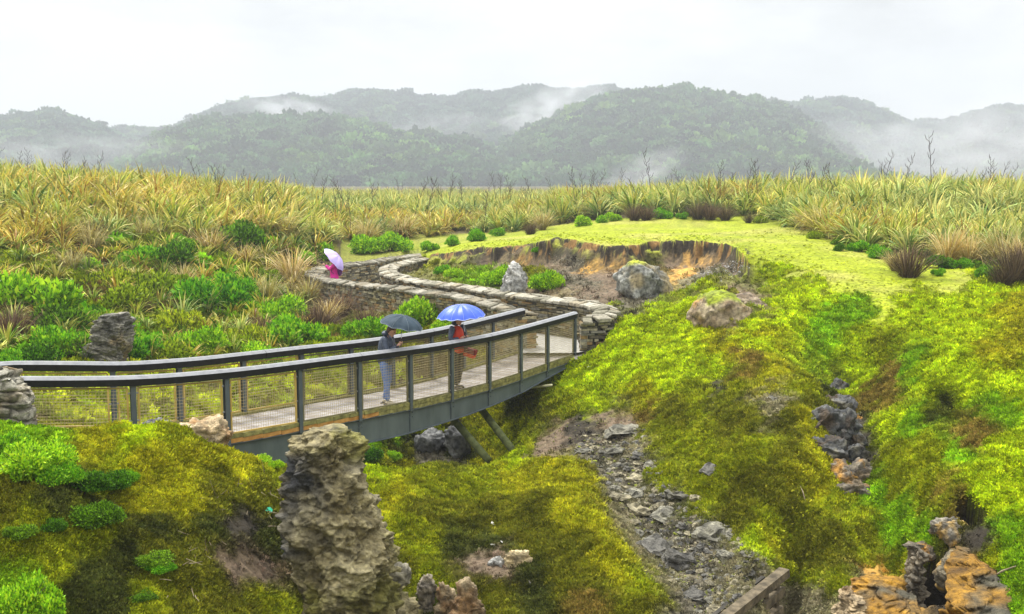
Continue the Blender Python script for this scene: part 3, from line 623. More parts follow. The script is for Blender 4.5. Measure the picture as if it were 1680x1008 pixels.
boulder('boulder', 1066, 428, 500, 92, 31.6, 'rounded grey boulder with a mossy shoulder below the collapsed bank', 16, ((.15, .155, .135), (.36, .36, .32), (.34, .28, .16)), .035, .12, tilt=.8, sfreq=9, moss=((.33, .36, .02), 93))
boulder('earth_lump', 1196, 482, 545, 104, 27.0, 'eroded lump of tan and brown soil on the green slope', 17, ((.24, .17, .09), (.50, .41, .26), (.46, .26, .07)), .0, .12, .4, dsc=1.3, sink=.6, moss=((.28, .34, .01), 84))
boulder('earth_lump', 1240, 484, 530, 84, 27.8, 'grey brown crumbly soil hump behind the tan lump', 18, ((.17, .125, .08), (.33, .27, .18)), .0, .12, .4, dsc=1.3, sink=.6)
GO = 'dark rocks of the gully outcrop'; GC_ = 'layered rocks round the cave mouth'
DK3 = ((.06, .063, .065), (.24, .24, .23), (.30, .28, .2), (.10, .08, .05))
def slope_rock(name, px, py, w, hgt, label, seed, cols, group, dsc=.9, rz=0, strata=.03, sfreq=5, cell=.16, out=.1):
    g = hit(px, py); s = w/2*g.y/1800
    me = rock_mesh(name, size=(1, dsc, hgt), seed=seed, strata=strata, rough=.14, cols=cols, facet=1, sub=5, sfreq=sfreq, tilt=.5, cellamp=cell)
    return put(name, me, g+Vector((0, .25*s-out, -.1*s)), (random.uniform(-.5, .1), random.uniform(-.3, .3), rz), s, label, 'rock', group)
RU = ((.07,.06,.05),(.2,.17,.12),(.44,.22,.03),(.12,.09,.05)); DK3 = ((.03, .032, .033), (.15, .15, .14), (.24, .22, .15), (.07, .05, .03))
for i, (px, py, w, h, lb, cs) in enumerate([(1353,700,50,1.1,'largest blue black rock at the upper left of the gully outcrop',DK3),(1380,712,50,1.2,'cracked grey rock right of the largest outcrop rock',DK3),(1360,742,44,1.0,'dark rock directly under the largest outcrop rock',DK3),(1390,752,44,1.1,'grey brown rock in the centre of the gully outcrop',DK3),(1382,785,46,1.0,'rust stained rock low in the gully outcrop',RU),(1408,782,40,1.2,'brown rock at the lower right of the gully outcrop',RU),(1404,808,44,.9,'orange streaked rock at the very foot of the gully outcrop',RU),(1376,668,36,1.2,'grey rock at the top of the gully outcrop',DK3),(1374,640,26,1.1,'small dark rock above the gully outcrop',DK3),(1403,730,30,1.3,'narrow grey rock on the right edge of the gully outcrop',DK3),(1398,690,26,1.1,'small brown rock at the upper right of the gully outcrop',RU)]):
    slope_rock('outcrop_rock', px, py, w*1.45, h, lb, 400+i, cs, GO, rz=i*1.3)
OC = ((.20, .10, .008), (.44, .23, .018), (.19, .13, .05), (.09, .08, .05)); OB = ((.10, .085, .06), (.26, .22, .15), (.36, .21, .04))
colrock('cave_rock', 13.2, [(1120,1380,1530),(1010,1404,1518),(985,1412,1506),(958,1420,1494),(938,1424,1470),(922,1430,1450)], 'ochre layered cliff rock left of the black cave mouth', 50, OC, .5, .03, .12, .10, 3, .5, GC_, slope=.975)
colrock('cave_rock', 12.9, [(1120,1590,1740),(1015,1578,1684),(985,1586,1672),(960,1592,1656),(942,1600,1638),(932,1606,1628)], 'ochre and grey cliff rock right of the cave mouth', 51, OC, .5, .03, .12, .10, 3, .4, GC_, slope=.975)
slope_rock('cave_rock', 1558, 925, 74, 1.0, 'rust streaked rock wedged over the cave mouth', 420, ((.13,.11,.07),(.25,.22,.15),(.46,.28,.05)), GC_, 1, .2, .05, 6, .12, .25)
slope_rock('cave_rock', 1556, 868, 62, .95, 'square grey brown layered block above the cave mouth', 421, ((.11,.10,.08),(.27,.24,.18),(.38,.24,.06)), GC_, .9, .1, .08, 9, .08, .1)
slope_rock('cave_rock', 1516, 900, 40, 1, 'small rusty rock at the upper left of the cave mouth', 422, RU, GC_, .9, .7)
slope_rock('cave_rock', 1600, 925, 40, 1.1, 'ochre knob at the upper right of the cave mouth', 423, OC, GC_, .9, .7)
colrock('cave_rock', 14.0, [(1010,1494,1516),(960,1492,1522),(925,1496,1520),(900,1500,1514)], 'narrow brown rock on the left lip of the cave', 54, OB, .3, .05, .14, .08, 4, group=GC_)
colrock('cave_rock', 13.2, [(1060,1375,1425),(1005,1382,1420),(985,1390,1414)], 'broken tan rock at the bottom, left of the ochre cliff rock', 55, PALE, .35, .05, .14, .09, 4, group=GC_)
for i, (px, y0, y1, wd, D, lb, cs) in enumerate([
  (764,945,1060,62,13.6,'pale cream and ochre rock spike at the foot of the middle mound',PALE),
  (725,960,1040,44,13.9,'tan rock left of the pale rock spike',PALE),(690,942,1010,36,14.0,'grey brown rock between the pinnacle and pale spike',((.15,.13,.1),(.36,.31,.22))),
  (852,905,948,46,15.3,'round tan rock bedded in the moss of the middle mound',((.30,.22,.10),(.50,.41,.24))),(815,915,945,32,15.4,'pale grey rock beside the round tan rock',LG),
  (880,950,1015,30,14.6,'dark upright rock on the lower right of the middle mound',((.10,.095,.08),(.24,.22,.18))),
  (642,925,965,44,13.3,'pale stone at the right foot of the pinnacle',((.22,.2,.14),(.48,.44,.33))),(700,705,745,60,27.5,'dark rock face in the hollow under the bridge beam',DK[:2]),(745,700,745,44,27,'black layered rock in the hollow beside the left strut',DK[:2]),
  ]):
    boulder('mound_rock', px, y0, y1, wd, D, lb, 70+i, cs, .06, .2, facet=.9, group='rocks showing through the moss', sub=5 if i < 4 else 4, sfreq=6)

# scree: every larger stone is a thing of its own
sm = []
for i in range(9):
    me = rock_mesh('scree_stone', size=(1, random.uniform(.6, .9), random.uniform(.25, .42)), seed=200+i, strata=.05, rough=.16, facet=1.0, sub=3, sfreq=3,
                   cellamp=.2, cols=[((.09, .085, .065), (.26, .245, .18)), ((.16, .14, .08), (.34, .30, .19)), ((.06, .057, .05), (.19, .18, .15))][i % 3])
    for p in me.polygons: p.use_smooth = False
    sm.append(me)
SCR = [(960,715),(1070,702),(1052,740),(1092,790),(1165,835),(1235,900),(1255,935),(1190,1005),(1140,1005),(1105,960),(1050,890),(1010,820),(985,770),(945,735)]
def inpoly(x, y, pp):
    c = False; j = len(pp)-1
    for i in range(len(pp)):
        if (pp[i][1] > y) != (pp[j][1] > y) and x < (pp[j][0]-pp[i][0])*(y-pp[i][1])/(pp[j][1]-pp[i][1])+pp[i][0]: c = not c
        j = i
    return c
placed = []; tries = 0
big_l = ['wide flat grey slab lying across the scree below the earth patch','dark edged slab jutting out of the left side of the scree','large tilted slab in the lower middle of the scree','blocky dark boulder low in the scree above the timber wall']
fixed = [(1020,712,34,0),(1000,745,24,3),(1045,790,26,1),(1095,850,30,0),(1075,905,40,5),(1170,880,38,3),(1120,925,34,8),(1045,840,26,4),(955,745,22,0),(1165,775,22,5),(1110,815,26,3),(1140,985,32,5)]
for px, py, sz, k in fixed: placed.append((px, py, sz, k))
while len(placed) < 265 and tries < 9000:
    tries += 1; px = random.uniform(930, 1265); py = random.uniform(700, 1006)
    if not inpoly(px, py, SCR): continue
    sz = min(30, 7.0*random.paretovariate(1.7))
    if any((a-px)**2+(b-py)**2*2.2 < (.62*(sz+c))**2 for a, b, c, d in placed): continue
    placed.append((px, py, sz, random.randrange(9)))
tone = ['mid grey', 'buff', 'dark grey']
for i, (px, py, sz, k) in enumerate(placed):
    g = ground_at(px, py); s = sz*g.y/1800
    zone = 'top' if py < 770 else 'upper middle' if py < 840 else 'lower middle' if py < 920 else 'bottom'
    side = 'left' if px < 955+(py-700)*.66+40 else 'right'
    lb = big_l[i] if i < 4 else '%s %s of broken stone at the %s %s of the scree' % (tone[k % 3], 'slab' if sz > 18 else 'chunk' if sz > 10 else 'piece', side, zone)
    o = put('scree_stone', sm[k], g+Vector((0, 0, s*.12)), (random.uniform(-.3, .3)+.15, random.uniform(-.3, .3), random.uniform(-.9, .9)), s, lb, 'stone', 'loose stones of the scree')
# rubble between them, and gravel of the slump
pos = []; rt = []; sc_ = []; ix = []; cl_ = []
def rub(poly, n, smin, smax, cols):
    xs = [p[0] for p in poly]; ys = [p[1] for p in poly]; k = 0
    while k < n:
        px = random.uniform(min(xs), max(xs)); py = random.uniform(min(ys), max(ys))
        if not inpoly(px, py, poly): continue
        g = ground_at(px, py); k += 1
        pos.append(g[:]); rt.append((random.uniform(-.4, .4), random.uniform(-.4, .4), random.uniform(0, 6.3))); sc_.append(random.uniform(smin, smax)*random.uniform(.6, 1.2)*g.y/1800*1.0); ix.append(random.randrange(9)); cl_.append(random.choice(cols))
GC = [(.10, .09, .065), (.18, .165, .11), (.16, .135, .08), (.05, .05, .045), (.24, .21, .13), (.12, .13, .03), (.16, .18, .02)]
rub(SCR, 2600, 1.2, 5, GC)
rub([(1240,905),(1290,900),(1430,940),(1420,1005),(1290,1005)], 320, 1, 3, GC)
rub([(900,415),(960,425),(1000,480),(980,495),(940,490),(915,450)], 900, .8, 2.0, GC[:3]+GC[:1])
rub([(1150,440),(1215,425),(1232,440),(1180,465),(1120,470)], 380, .8, 2.0, [(.3, .3, .29), (.4, .4, .38), (.2, .2, .2)])
rub([(820,440),(1000,480),(1060,480),(1230,440),(1200,470),(1050,500),(860,480)], 300, .8, 1.8, GC)
rub([(870,725),(960,680),(1060,690),(1000,720),(930,740)], 200, .8, 2.5, GC)
rm = []
for i in range(9):
    bm = bmesh.new(); bmesh.ops.create_icosphere(bm, subdivisions=1, radius=1)
    for v_ in bm.verts: v_.co = Vector((v_.co.x, v_.co.y*.8, v_.co.z*.5))*random.uniform(.6, 1.2)
    m_ = bpy.data.meshes.new('rubble_mesh'); bm.to_mesh(m_); bm.free(); m_.materials.append(M['tuft_stone'] if 'tuft_stone' in M else M['ground']); rm.append(m_)
M['rubble'] = col_mat('rubble', 'INSTANCER', rough=.85, spec=.2, var=.3, nscale=20, hvar=0)
for m_ in rm: m_.materials[0] = M['rubble']
tag(scatter('rubble', pos, rt, sc_, ix, np.array(cl_), make_coll('rubble_bits', rm)), 'fine grey rubble and gravel between the scree stones and on the slump', 'rubble', kind='stuff')

# ------------------------------------------------------------------ dry-stone walls
def drywall(pts, label, cap_start=True, seed=0, thick=.56, base=-.45, hgt_off=0.):
    rr = random.Random(seed)
    root = empty('stone_wall', (pts[0].x, pts[0].y, 0)); tag(root, label, 'wall', 'curved dry stone walls'); T = Matrix.Translation(-root.location)
    n = int(sum((a-b).length for a, b in zip(pts, pts[1:]))/.12); q = resample(pts, n)
    def fr(i):
        t = (q[min(i+1, n-1)]-q[max(i-1, 0)]); t.z = 0; t.normalize(); return t, Vector((t.y, -t.x, 0))
    L = [0]
    for a, b in zip(q, q[1:]): L.append(L[-1]+(b-a).length)
    def at(s):
        s = max(0, min(L[-1]-1e-4, s)); i = min(n-2, int(s/L[-1]*(n-1))); 
        while i < n-2 and L[i+1] < s: i += 1
        while i > 0 and L[i] > s: i -= 1
        f = (s-L[i])/(L[i+1]-L[i]); return q[i].lerp(q[i+1], f), *fr(i)
    mb = MB(); core = MB()
    # core
    for i in range(n-1):
        t0, n0 = fr(i); t1, n1 = fr(i+1); h = thick/2-.07
        A0, B0, A1, B1 = q[i]+n0*h, q[i]-n0*h, q[i+1]+n1*h, q[i+1]-n1*h
        vs = []
        for v in (A0, B0, B1, A1): vs.append(Vector((v.x, v.y, base))); vs.append(Vector((v.x, v.y, v.z-.12)))
        core.add([T@v for v in vs], [(0, 1, 7, 6), (2, 4, 5, 3), (1, 3, 5, 7)]+([(0, 2, 3, 1)] if i == 0 else [])+([(6, 7, 5, 4)] if i == n-2 else []), (.03, .028, .022))
    rows_ = []; z = base
    top = 1.3
    while z < top: h = rr.uniform(.045, .095); rows_.append((z, h)); z += h
    pal = [(.17, .15, .09), (.25, .22, .13), (.12, .105, .07), (.22, .18, .09), (.19, .18, .14), (.07, .065, .045), (.30, .27, .18), (.24, .16, .07)]
    for z, h in rows_:
        for side in (1, -1):
            s = rr.uniform(-.2, 0)
            while s < L[-1]:
                ln = rr.uniform(.12, .42); p, t, nn = at(s+ln/2)
                if z+h < p.z-.06:
                    dpt = .12; off = thick/2-dpt/2+rr.uniform(-.035, .035)
                    c = Vector((p.x, p.y, 0))+nn*side*off; c.z = z+h/2+.012*rr.random()
                    tt = (t+nn*rr.uniform(-.06, .06)).normalized()
                    mb.frame_box(T@c, tt*(ln/2-.010), nn*dpt/2, Vector((0, 0, h/2-.007)), rr.choice(pal), .009)
                s += ln
    for s_ in ((0,) if cap_start else ())+(L[-1],):
        p, t, nn = at(s_); sg = -1 if s_ == 0 else 1
        for z, h in rows_:
            if z+h < p.z-.06:
                for k in (-1, 1):
                    c = Vector((p.x, p.y, 0))+nn*k*thick*.24+t*sg*.02; c.z = z+h/2
                    mb.frame_box(T@c, t*.08, nn*(thick*.24), Vector((0, 0, h/2-.006)), rr.choice(pal), .01)
    o = mb.build('stonework', M['stone'], root); core.build('core', M['stone'], root)
    cb = MB(); s = -.05; cpal = [(.20, .185, .14), (.26, .24, .185), (.15, .14, .10), (.30, .28, .22), (.22, .19, .13)]
    while s < L[-1]+.03:
        ln = rr.uniform(.16, .42); p, t, nn = at(s+ln/2)
        w1 = rr.uniform(.42, .58)*(thick+.14)
        for sd, wd in ((1, w1), (-1, thick+.14-w1)):
            c = Vector((p.x, p.y, p.z-.055+rr.uniform(-.025, .02)))+nn*sd*((thick+.14)/2-wd/2)+nn*rr.uniform(-.025, .025)
            ax = (t+nn*rr.uniform(-.12, .12)+Vector((0, 0, rr.uniform(-.05, .05)))).normalized()*(ln/2-.008)
            ay = (nn+Vector((0, 0, -sd*rr.uniform(.05, .3))))*(wd/2-.006)
            cb.frame_box(T@c, ax, ay, Vector((0, 0, rr.uniform(.035, .055))), rr.choice(cpal), .016)
        s += ln
    c_ = cb.build('coping', M['stone'], root)
    bv = c_.modifiers.new('bevel', 'BEVEL'); bv.width = .018; bv.segments = 1
    return root
drywall(OUT, 'outer dry stone wall curving round the hairpin left of the path', True, 3)
drywall(INN, 'inner dry stone wall ending in a rounded corner at the right end of the bridge', True, 5)

# ------------------------------------------------------------------ bridge
RX = [(20,618,16.3),(118,618,16.6),(217,616,17.0),(370,606,18.0),(490,592.5,19.2),(588,579,20.4),(672,569.5,21.65),(740,560,22.9),(802,549,24.2),(854,536,25.5),(898,524,26.8),(943,511.5,28.1)]
near = [P(a, b, d) for a, b, d in RX]
for i in range(2, len(near)-2): near[i].z = (near[i-1].z+near[i].z*2+near[i+1].z)/4
posts_near = [near[i] for i in (0, 2, 3, 4, 5, 6, 7, 8, 9, 10, 11)]
rail = smooth_poly(near[:1]+near[2:], 6)
def side_of(pp, i):
    t = pp[min(i+1, len(pp)-1)]-pp[max(i-1, 0)]; t.z = 0; t.normalize(); return t, Vector((-t.y, t.x, 0))
WB = 1.55
far_rail = []
for i, p in enumerate(rail): t, s = side_of(rail, i); far_rail.append(p+s*WB)
# extend the far rail beyond the left frame edge
t0, s0 = side_of(rail, 0); far_rail = [far_rail[0]-t0*3.0-Vector((0, 0, .0)), far_rail[0]-t0*1.5]+far_rail
bridge = empty('footbridge', (near[3].x, near[3].y, 0)); tag(bridge, 'grey steel footbridge with timber deck and wire mesh railings over the gully', 'bridge')
TB = Matrix.Translation(-bridge.location)
def sweep(mb, pp, sect, c=None):
    vs = []; k = None; fs = []
    for i, p in enumerate(pp):
        t, s = side_of(pp, i); se = sect(i) if callable(sect) else sect; k = len(se)
        for a, b in se: vs.append(TB@(p+s*a+Vector((0, 0, b))))
    for i in range(len(pp)-1):
        for j in range(k): fs.append((i*k+j, i*k+(j+1) % k, (i+1)*k+(j+1) % k, (i+1)*k+j))
    fs.append(tuple(range(k))); fs.append(tuple((len(pp)-1)*k+j for j in range(k-1, -1, -1)))
    mb.add(vs, [f[::-1] for f in fs], c)
railsec = [(.045, 0), (.095, -.045), (-.095, -.045), (-.045, 0)]
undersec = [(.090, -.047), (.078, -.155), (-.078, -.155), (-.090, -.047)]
def splitrail(pp, cuts):
    out = []; a = 0
    for c in cuts+[len(pp)-1]:
        seg = [q.copy() for q in pp[a:c+1]]
        if a: seg[0] = seg[0].lerp(seg[1], .05)
        out.append(seg); a = c
    return out
rl = ['near handrail with brown rust staining', None]
for pp, cuts, nm in ((rail, [24, 42], 'near'), (far_rail, [22, 44], 'far')):
    for seg in splitrail(pp, cuts):
        mb = MB(); sweep(mb, seg, railsec); o = mb.build('handrail', M['rail_top'], bridge)
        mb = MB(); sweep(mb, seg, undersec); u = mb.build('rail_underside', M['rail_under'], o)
UPZ = Vector((0, 0, 1))
def post(p, t, s, bot=-1.30):
    mb = MB()
    # I section: two flanges and a web
    for a in (-.036, .036): mb.frame_box(TB@(p+s*a+UPZ*((bot-.14)/2)), t*.04, s*.006, UPZ*((-bot-.14)/2))
    mb.frame_box(TB@(p+UPZ*((bot-.14)/2)), t*.006, s*.031, UPZ*((-bot-.14)/2-.002))
    mb.frame_box(TB@(p+UPZ*(-.165)), t*.05, s*.05, UPZ*.008)
    o = mb.build('post', M['steel_post'], bridge)
    cb = MB()
    for z in (-.28, -.72, -1.05):
        for sg in (-1, 1): cb.frame_box(TB@(p+UPZ*z+t*sg*.06), t*.022, s*.012, UPZ*.012)
    cb.build('clamp', M['rail_top'], o)
    return o
def panel(a, b, s, ta, frame_m):
    """mesh panel between rail points a and b"""
    d = b-a; L = math.hypot(d.x, d.y); t = Vector((d.x, d.y, 0))/L; sl_ = d.z/L
    def pt(x, z): return TB@(a+t*x+UPZ*(z+sl_*x)+s*.0)
    f = MB(); x0, x1, z0, z1 = .085, L-.085, -1.10, -.20; r = .011
    for (u0, v0, u1, v1) in ((x0, z0, x1, z0), (x0, z1, x1, z1)):
        c = (pt(u0, v0)+pt(u1, v1))/2; f.frame_box(c, (pt(u1, v1)-pt(u0, v0))/2, s*.012, UPZ*.013)
    for x in (x0, x1): f.frame_box((pt(x, z0)+pt(x, z1))/2, t*.016, s*.014, UPZ*((z1-z0)/2))
    fo = f.build('panel_frame', frame_m, bridge)
    m = MB(); n = int((x1-x0)/.05)
    for k in range(1, n):
        x = x0+(x1-x0)*k/n; c = (pt(x, z0)+pt(x, z1))/2; m.frame_box(c, t*.0018, s*.0018, UPZ*((z1-z0)/2))
    n = 17
    for k in range(1, n):
        z = z0+(z1-z0)*k/n; m.frame_box((pt(x0, z)+pt(x1, z))/2+s*.004, (pt(x1, z)-pt(x0, z))/2, s*.0022, UPZ*.0024)
    m.build('wire_mesh', M['mesh'], fo)
def nearest(pp, p): return min(range(len(pp)), key=lambda i: (pp[i]-p).length)
idx = [nearest(rail, p) for p in posts_near]
far_posts = [far_rail[0], far_rail[1]]+[far_rail[i+2] for i in idx]
near_posts = [rail[i] for i in idx]
for pp, full in ((near_posts, rail), (far_posts, far_rail)):
    for k, p in enumerate(pp):
        t, s = side_of(full, nearest(full, p)); post(p, t, s)
    for k in range(len(pp)-1):
        t, s = side_of(full, nearest(full, pp[k])); left = k < (3 if pp is near_posts else 6)
        panel(pp[k], pp[k+1], s, t, M['frame'] if left else M['frame_dark'])
# deck planks
base = [p.copy() for p in rail]
ext = [base[0]-t0*3+UPZ*0]+base; tE, sE = side_of(rail, len(rail)-1); ext.append(base[-1]+tE*.25)
mb = MB(); q = resample(ext, 118); pal = [(.15, .13, .115), (.19, .17, .15), (.22, .20, .18), (.17, .145, .12)]
for i in range(len(q)-1):
    t, s = side_of(q, i); c = (q[i]+q[i+1])/2; hw = (q[i+1]-q[i]).length/2
    c = c+s*(WB/2)-UPZ*1.19
    mb.frame_box(TB@c, t*(hw-.004), s*(WB/2-.06), UPZ*.022, random.choice(pal), .002)
mb.build('deck', M['deck'], bridge)
for side, off in (('near', .02), ('far', WB-.02)):
    mb = MB(); q2 = resample(ext, 46)
    for i in range(len(q2)-1):
        t, s = side_of(q2, i); c = (q2[i]+q2[i+1])/2+s*off-UPZ*1.155; mb.frame_box(TB@c, t*((q2[i+1]-q2[i]).length/2-.006), s*.035, UPZ*.035, None, .003)
    mb.build('kerb', M['kerb'], bridge)
    mb = MB(); mo = MB()
    for i in range(len(q2)-1):
        t, s = side_of(q2, i); c = (q2[i]+q2[i+1])/2+s*(off*1.0)-UPZ*1.232; (mo if i < 24 else mb).frame_box(TB@c, t*((q2[i+1]-q2[i]).length/2-.005), s*.03, UPZ*.036, None, .002)
    mo.build('deck_fascia', M['orange_wood'], bridge); mb.build('deck_fascia', M['kerb'], bridge)
# arched steel beams
DEP = [.30]*0
def depth(px): return float(np.interp(px, [0, 300, 480, 576, 661, 771, 860, 920, 950], [.46, .50, .50, .47, .47, .40, .30, .13, .05]))
for off in (.03, WB-.03):
    mb = MB(); fl = MB(); bp_ = [p for p in rail]
    def sec(i, a0=-.008, a1=.008):
        px, _ = proj(rail[i].x, rail[i].y, rail[i].z); d = depth(px); return [(a1+off, -1.272), (a1+off, -1.272-d), (a0+off, -1.272-d), (a0+off, -1.272)]
    sweep(mb, rail, sec); bo = mb.build('beam', M['steel'], bridge)
    def sf(i):
        px, _ = proj(rail[i].x, rail[i].y, rail[i].z); d = depth(px); return [(off+.06, -1.274-d), (off+.06, -1.288-d), (off-.06, -1.288-d), (off-.06, -1.274-d)]
    sweep(fl, rail, sf); sweep(fl, rail, [(off+.06, -1.272), (off+.06, -1.282), (off-.06, -1.282), (off-.06, -1.272)])
    fl.build('beam_flange', M['steel_post'], bo)
for p in near_posts[1:]:
    i = nearest(rail, p); t, s = side_of(rail, i); px, _ = proj(p.x, p.y, p.z); d = depth(px); q = rail[i]
    if d < .15: continue
    pb = MB(); pb.frame_box(TB@(q+s*.012-UPZ*(1.284+(d-.02)/2)), t*.006, s*.012, UPZ*((d-.03)/2))
    for k in range(2):
        for sg in (-1, 1): c = TB@(q-s*.008-UPZ*(1.33+.09*k)+t*sg*.05); pb.tube([c, c-s*.022], .012, 6)
    pb.build('stiffener', M['steel_post'], bridge)
mb = MB()
for i in range(0, len(rail), 6):
    t, s = side_of(rail, i); px, _ = proj(rail[i].x, rail[i].y, rail[i].z); d = max(.05, depth(px)*.6)
    mb.frame_box(TB@(rail[i]+s*WB/2-UPZ*(1.285+d/2)), t*.03, s*(WB/2-.06), UPZ*(d/2))
mb.build('cross_beam', M['steel'], bridge)
# round timber struts
for x0, y0, d0, x1, y1, d1 in ((745,690,24.2,790,742,23.4),(793,676,25.2,838,735,23.9)):
    a = P(x0, y0, d0); b = P(x1, y1, d1); mb = MB(); mb.tube([TB@(a+(a-b)*.25), TB@a, TB@(a.lerp(b, .5)), TB@(b+(b-a)*.25)], .085, 12); mb.build('strut', M['log'], bridge, True)
a = P(868, 637, 27.2); b = P(905, 632, 26.4); mb = MB(); mb.tube([TB@(a+(a-b)*.6), TB@b], .03, 10); mb.build('drain_pipe', noise_mat('pipe', (.45, .42, .2), (.6, .57, .35), 6, .5), bridge, True)

# timber retaining wall, bottom right
root = empty('timber_wall', P(1240, 968, 13.6)); tag(root, 'weathered open timber crib wall holding back the foot of the scree', 'timber wall')
TW = Matrix.Translation(-root.location); a = P(1168, 1030, 12.5); b = P(1287, 930, 14.4); b.z = a.z+.02; t = (b-a).normalized(); s = Vector((t.y, -t.x, 0))
for k in range(4):
    off = -.03-.24*k; mb = MB(); c = (a+b)/2+UPZ*off; mb.frame_box(TW@c, (b-a)/2*(1-.05*k), s*(.075 if k == 0 else .05), UPZ*(.06 if k == 0 else .055), None, .01)
    mb.build('top_beam' if k == 0 else 'rail', M['timber'], root)
nP = 6
for k in range(nP):
    c = a.lerp(b, (k+.5)/nP)+s*.0-UPZ*.62; mb = MB(); mb.frame_box(TW@(c-s*.056), t*.045, s*.05, UPZ*.53, None, .006); mb.build('post', M['timber'], root)
mb = MB(); mb.frame_box(TW@((a+b)/2-s*.30-UPZ*.65), (b-a)/2, s*.03, UPZ*.5); mb.build('gap_shade_sheet', noise_mat('gap_shade', (.02, .018, .014), (.05, .045, .035), 8, .9, bump=.5), root)  # added dark sheet, its colour stands in for shade in the openings
#PART3
# ------------------------------------------------------------------ hills and forest
LAY = [
 ('back', 640, 430, [(-300,215),(0,214),(200,210),(240,208),(270,213),(300,203),(340,186),(390,168),(440,160),(500,158),(540,162),(580,151),(620,148),(660,154),(700,160),(740,162),(770,151),(820,152),(860,143),(900,146),(960,147),(990,144),(1040,150),(1110,157),(1200,160),(1260,167),(1300,171),(1340,163),(1370,160),(1410,168),(1450,187),(1490,202),(1520,198),(1560,192),(1600,180),(1640,173),(1680,175),(1950,165)], (.045,.085,.05)),
 ('left', 500, 360, [(-300,200),(-100,180),(0,188),(50,184),(100,177),(130,188),(160,198),(200,212),(240,232),(290,270),(330,300),(400,330)], (.045,.09,.05)),
 ('middle', 430, 320, [(180,300),(210,262),(240,238),(290,216),(330,203),(380,200),(430,197),(500,200),(560,198),(600,206),(650,221),(700,228),(760,234),(800,248),(850,275),(900,310),(960,335)], (.05,.11,.03)),
 ('right', 470, 330, [(700,320),(780,276),(830,242),(870,213),(920,193),(960,177),(1000,161),(1040,153),(1090,150),(1130,155),(1160,162),(1200,169),(1260,176),(1300,190),(1350,220),(1400,255),(1460,300),(1520,330)], (.05,.105,.03)),
]
bl, bf, fo = [], [], 0
fp, fr_, fs_, fi_, fc_ = [], [], [], [], []
for li, (nm, D1, Dn, prof, fcx) in enumerate(LAY):
    D1 *= 2; Dn *= 2
    xs = [a for a, b in prof]; ys = [b for a, b in prof]
    pxs = np.arange(xs[0], xs[-1]+1, 7.0); pys = np.interp(pxs, xs, ys)+(19 if nm == 'left' else 11)
    T_ = np.linspace(0, 1.5, 60)
    PXg, TT = np.meshgrid(pxs, T_); PYg = np.repeat(pys[None], len(T_), 0)
    zt_ = np.array([P(a, b, D1).z for a, b in zip(pxs, pys)]); Zr = np.repeat(zt_[None], len(T_), 0)
    spur = fbm(PXg/90+li*5, TT*1.2+li, 60+li, 4)
    Dg = Dn+(D1-Dn)*TT+spur*56*np.clip(TT, 0, 1)*np.clip((1.05-TT)*4, 0, 1)
    k = np.where(TT <= 1, np.sin(np.clip(TT, 0, 1)*np.pi/2)**1.1, 1-(TT-1)**2*1.6)
    Zg = 1.0+(Zr-1.0)*k+spur*10*np.clip(TT, 0, 1)*(TT < .9)
    Xg = (PXg-840)/F*D1*(Dg/D1)**1.0*1.0
    v = np.stack([Xg, Dg, Zg], -1).reshape(-1, 3); idq = np.arange(v.shape[0]).reshape(PXg.shape)
    f = np.stack([idq[:-1, :-1], idq[:-1, 1:], idq[1:, 1:], idq[1:, :-1]], -1).reshape(-1, 4)
    bl.append(v); bf.append(f+fo); fo += len(v)
    n = int(4.2*(xs[-1]-xs[0]))
    a = rng.integers(0, len(pxs)-1, n); b = np.clip(rng.beta(1.3, 1.0, n)*42, 0, 58).astype(int)
    # always a continuous line of crowns on the skyline
    a2 = rng.integers(0, len(pxs)-1, n//6); b2 = np.full(n//6, 39); a = np.concatenate([a, a2]); b = np.concatenate([b, b2]); n = len(a)
    jt = rng.random(n)
    px3 = Xg[b, a]*(1-jt)+Xg[b, a+1]*jt; py3 = Dg[b, a]*(1-jt)+Dg[b, a+1]*jt; pz3 = Zg[b, a]*(1-jt)+Zg[b, a+1]*jt
    s = rng.uniform(2.4, 5.6, n)*(1+.4*(rng.random(n) < .12)); fp.append(np.stack([px3, py3, pz3-s*.1+rng.uniform(0, 2.4, n)], -1))
    fr_.append(np.stack([rng.normal(0, .15, n), rng.normal(0, .15, n), rng.uniform(0, 6.3, n)], -1)); fs_.append(np.stack([s*1.15, s*1.15, s*rng.uniform(.7, 1.3, n)], -1)); fi_.append(rng.integers(0, 6, n))
    tone_ = rng.uniform(.35, 1.9, n)[:, None]*np.array(fcx)
    lime = (fbm(px3/44, pz3/18, 77) > .18)[:, None]; tone_ = np.where(lime & (rng.random(n) < .7)[:, None], tone_*np.array([1.5, 1.45, .8]), tone_); fc_.append(tone_)
hm = noise_mat('forest_floor', (.02, .035, .016), (.05, .07, .025), .3, .95, .05, 0)
tag(link('hills', np_mesh('hills', np.vstack(bl), np.vstack(bf), hm, None, True)), kind='structure')
cm = []
for i in range(6):
    v, f, _ = leaf_clump(170, 1.0, .42, .9, 500+i, .5, shell=.45, asp=.8); v2 = v.copy()
    cm.append(np_mesh('crown_mesh', v, f, M['forest']))
tag(scatter('forest', np.vstack(fp), np.vstack(fr_), np.vstack(fs_), np.concatenate(fi_), np.vstack(fc_), make_coll('forest_crowns', cm)), 'dense misty rainforest covering the hills behind the flax', 'forest', kind='stuff')
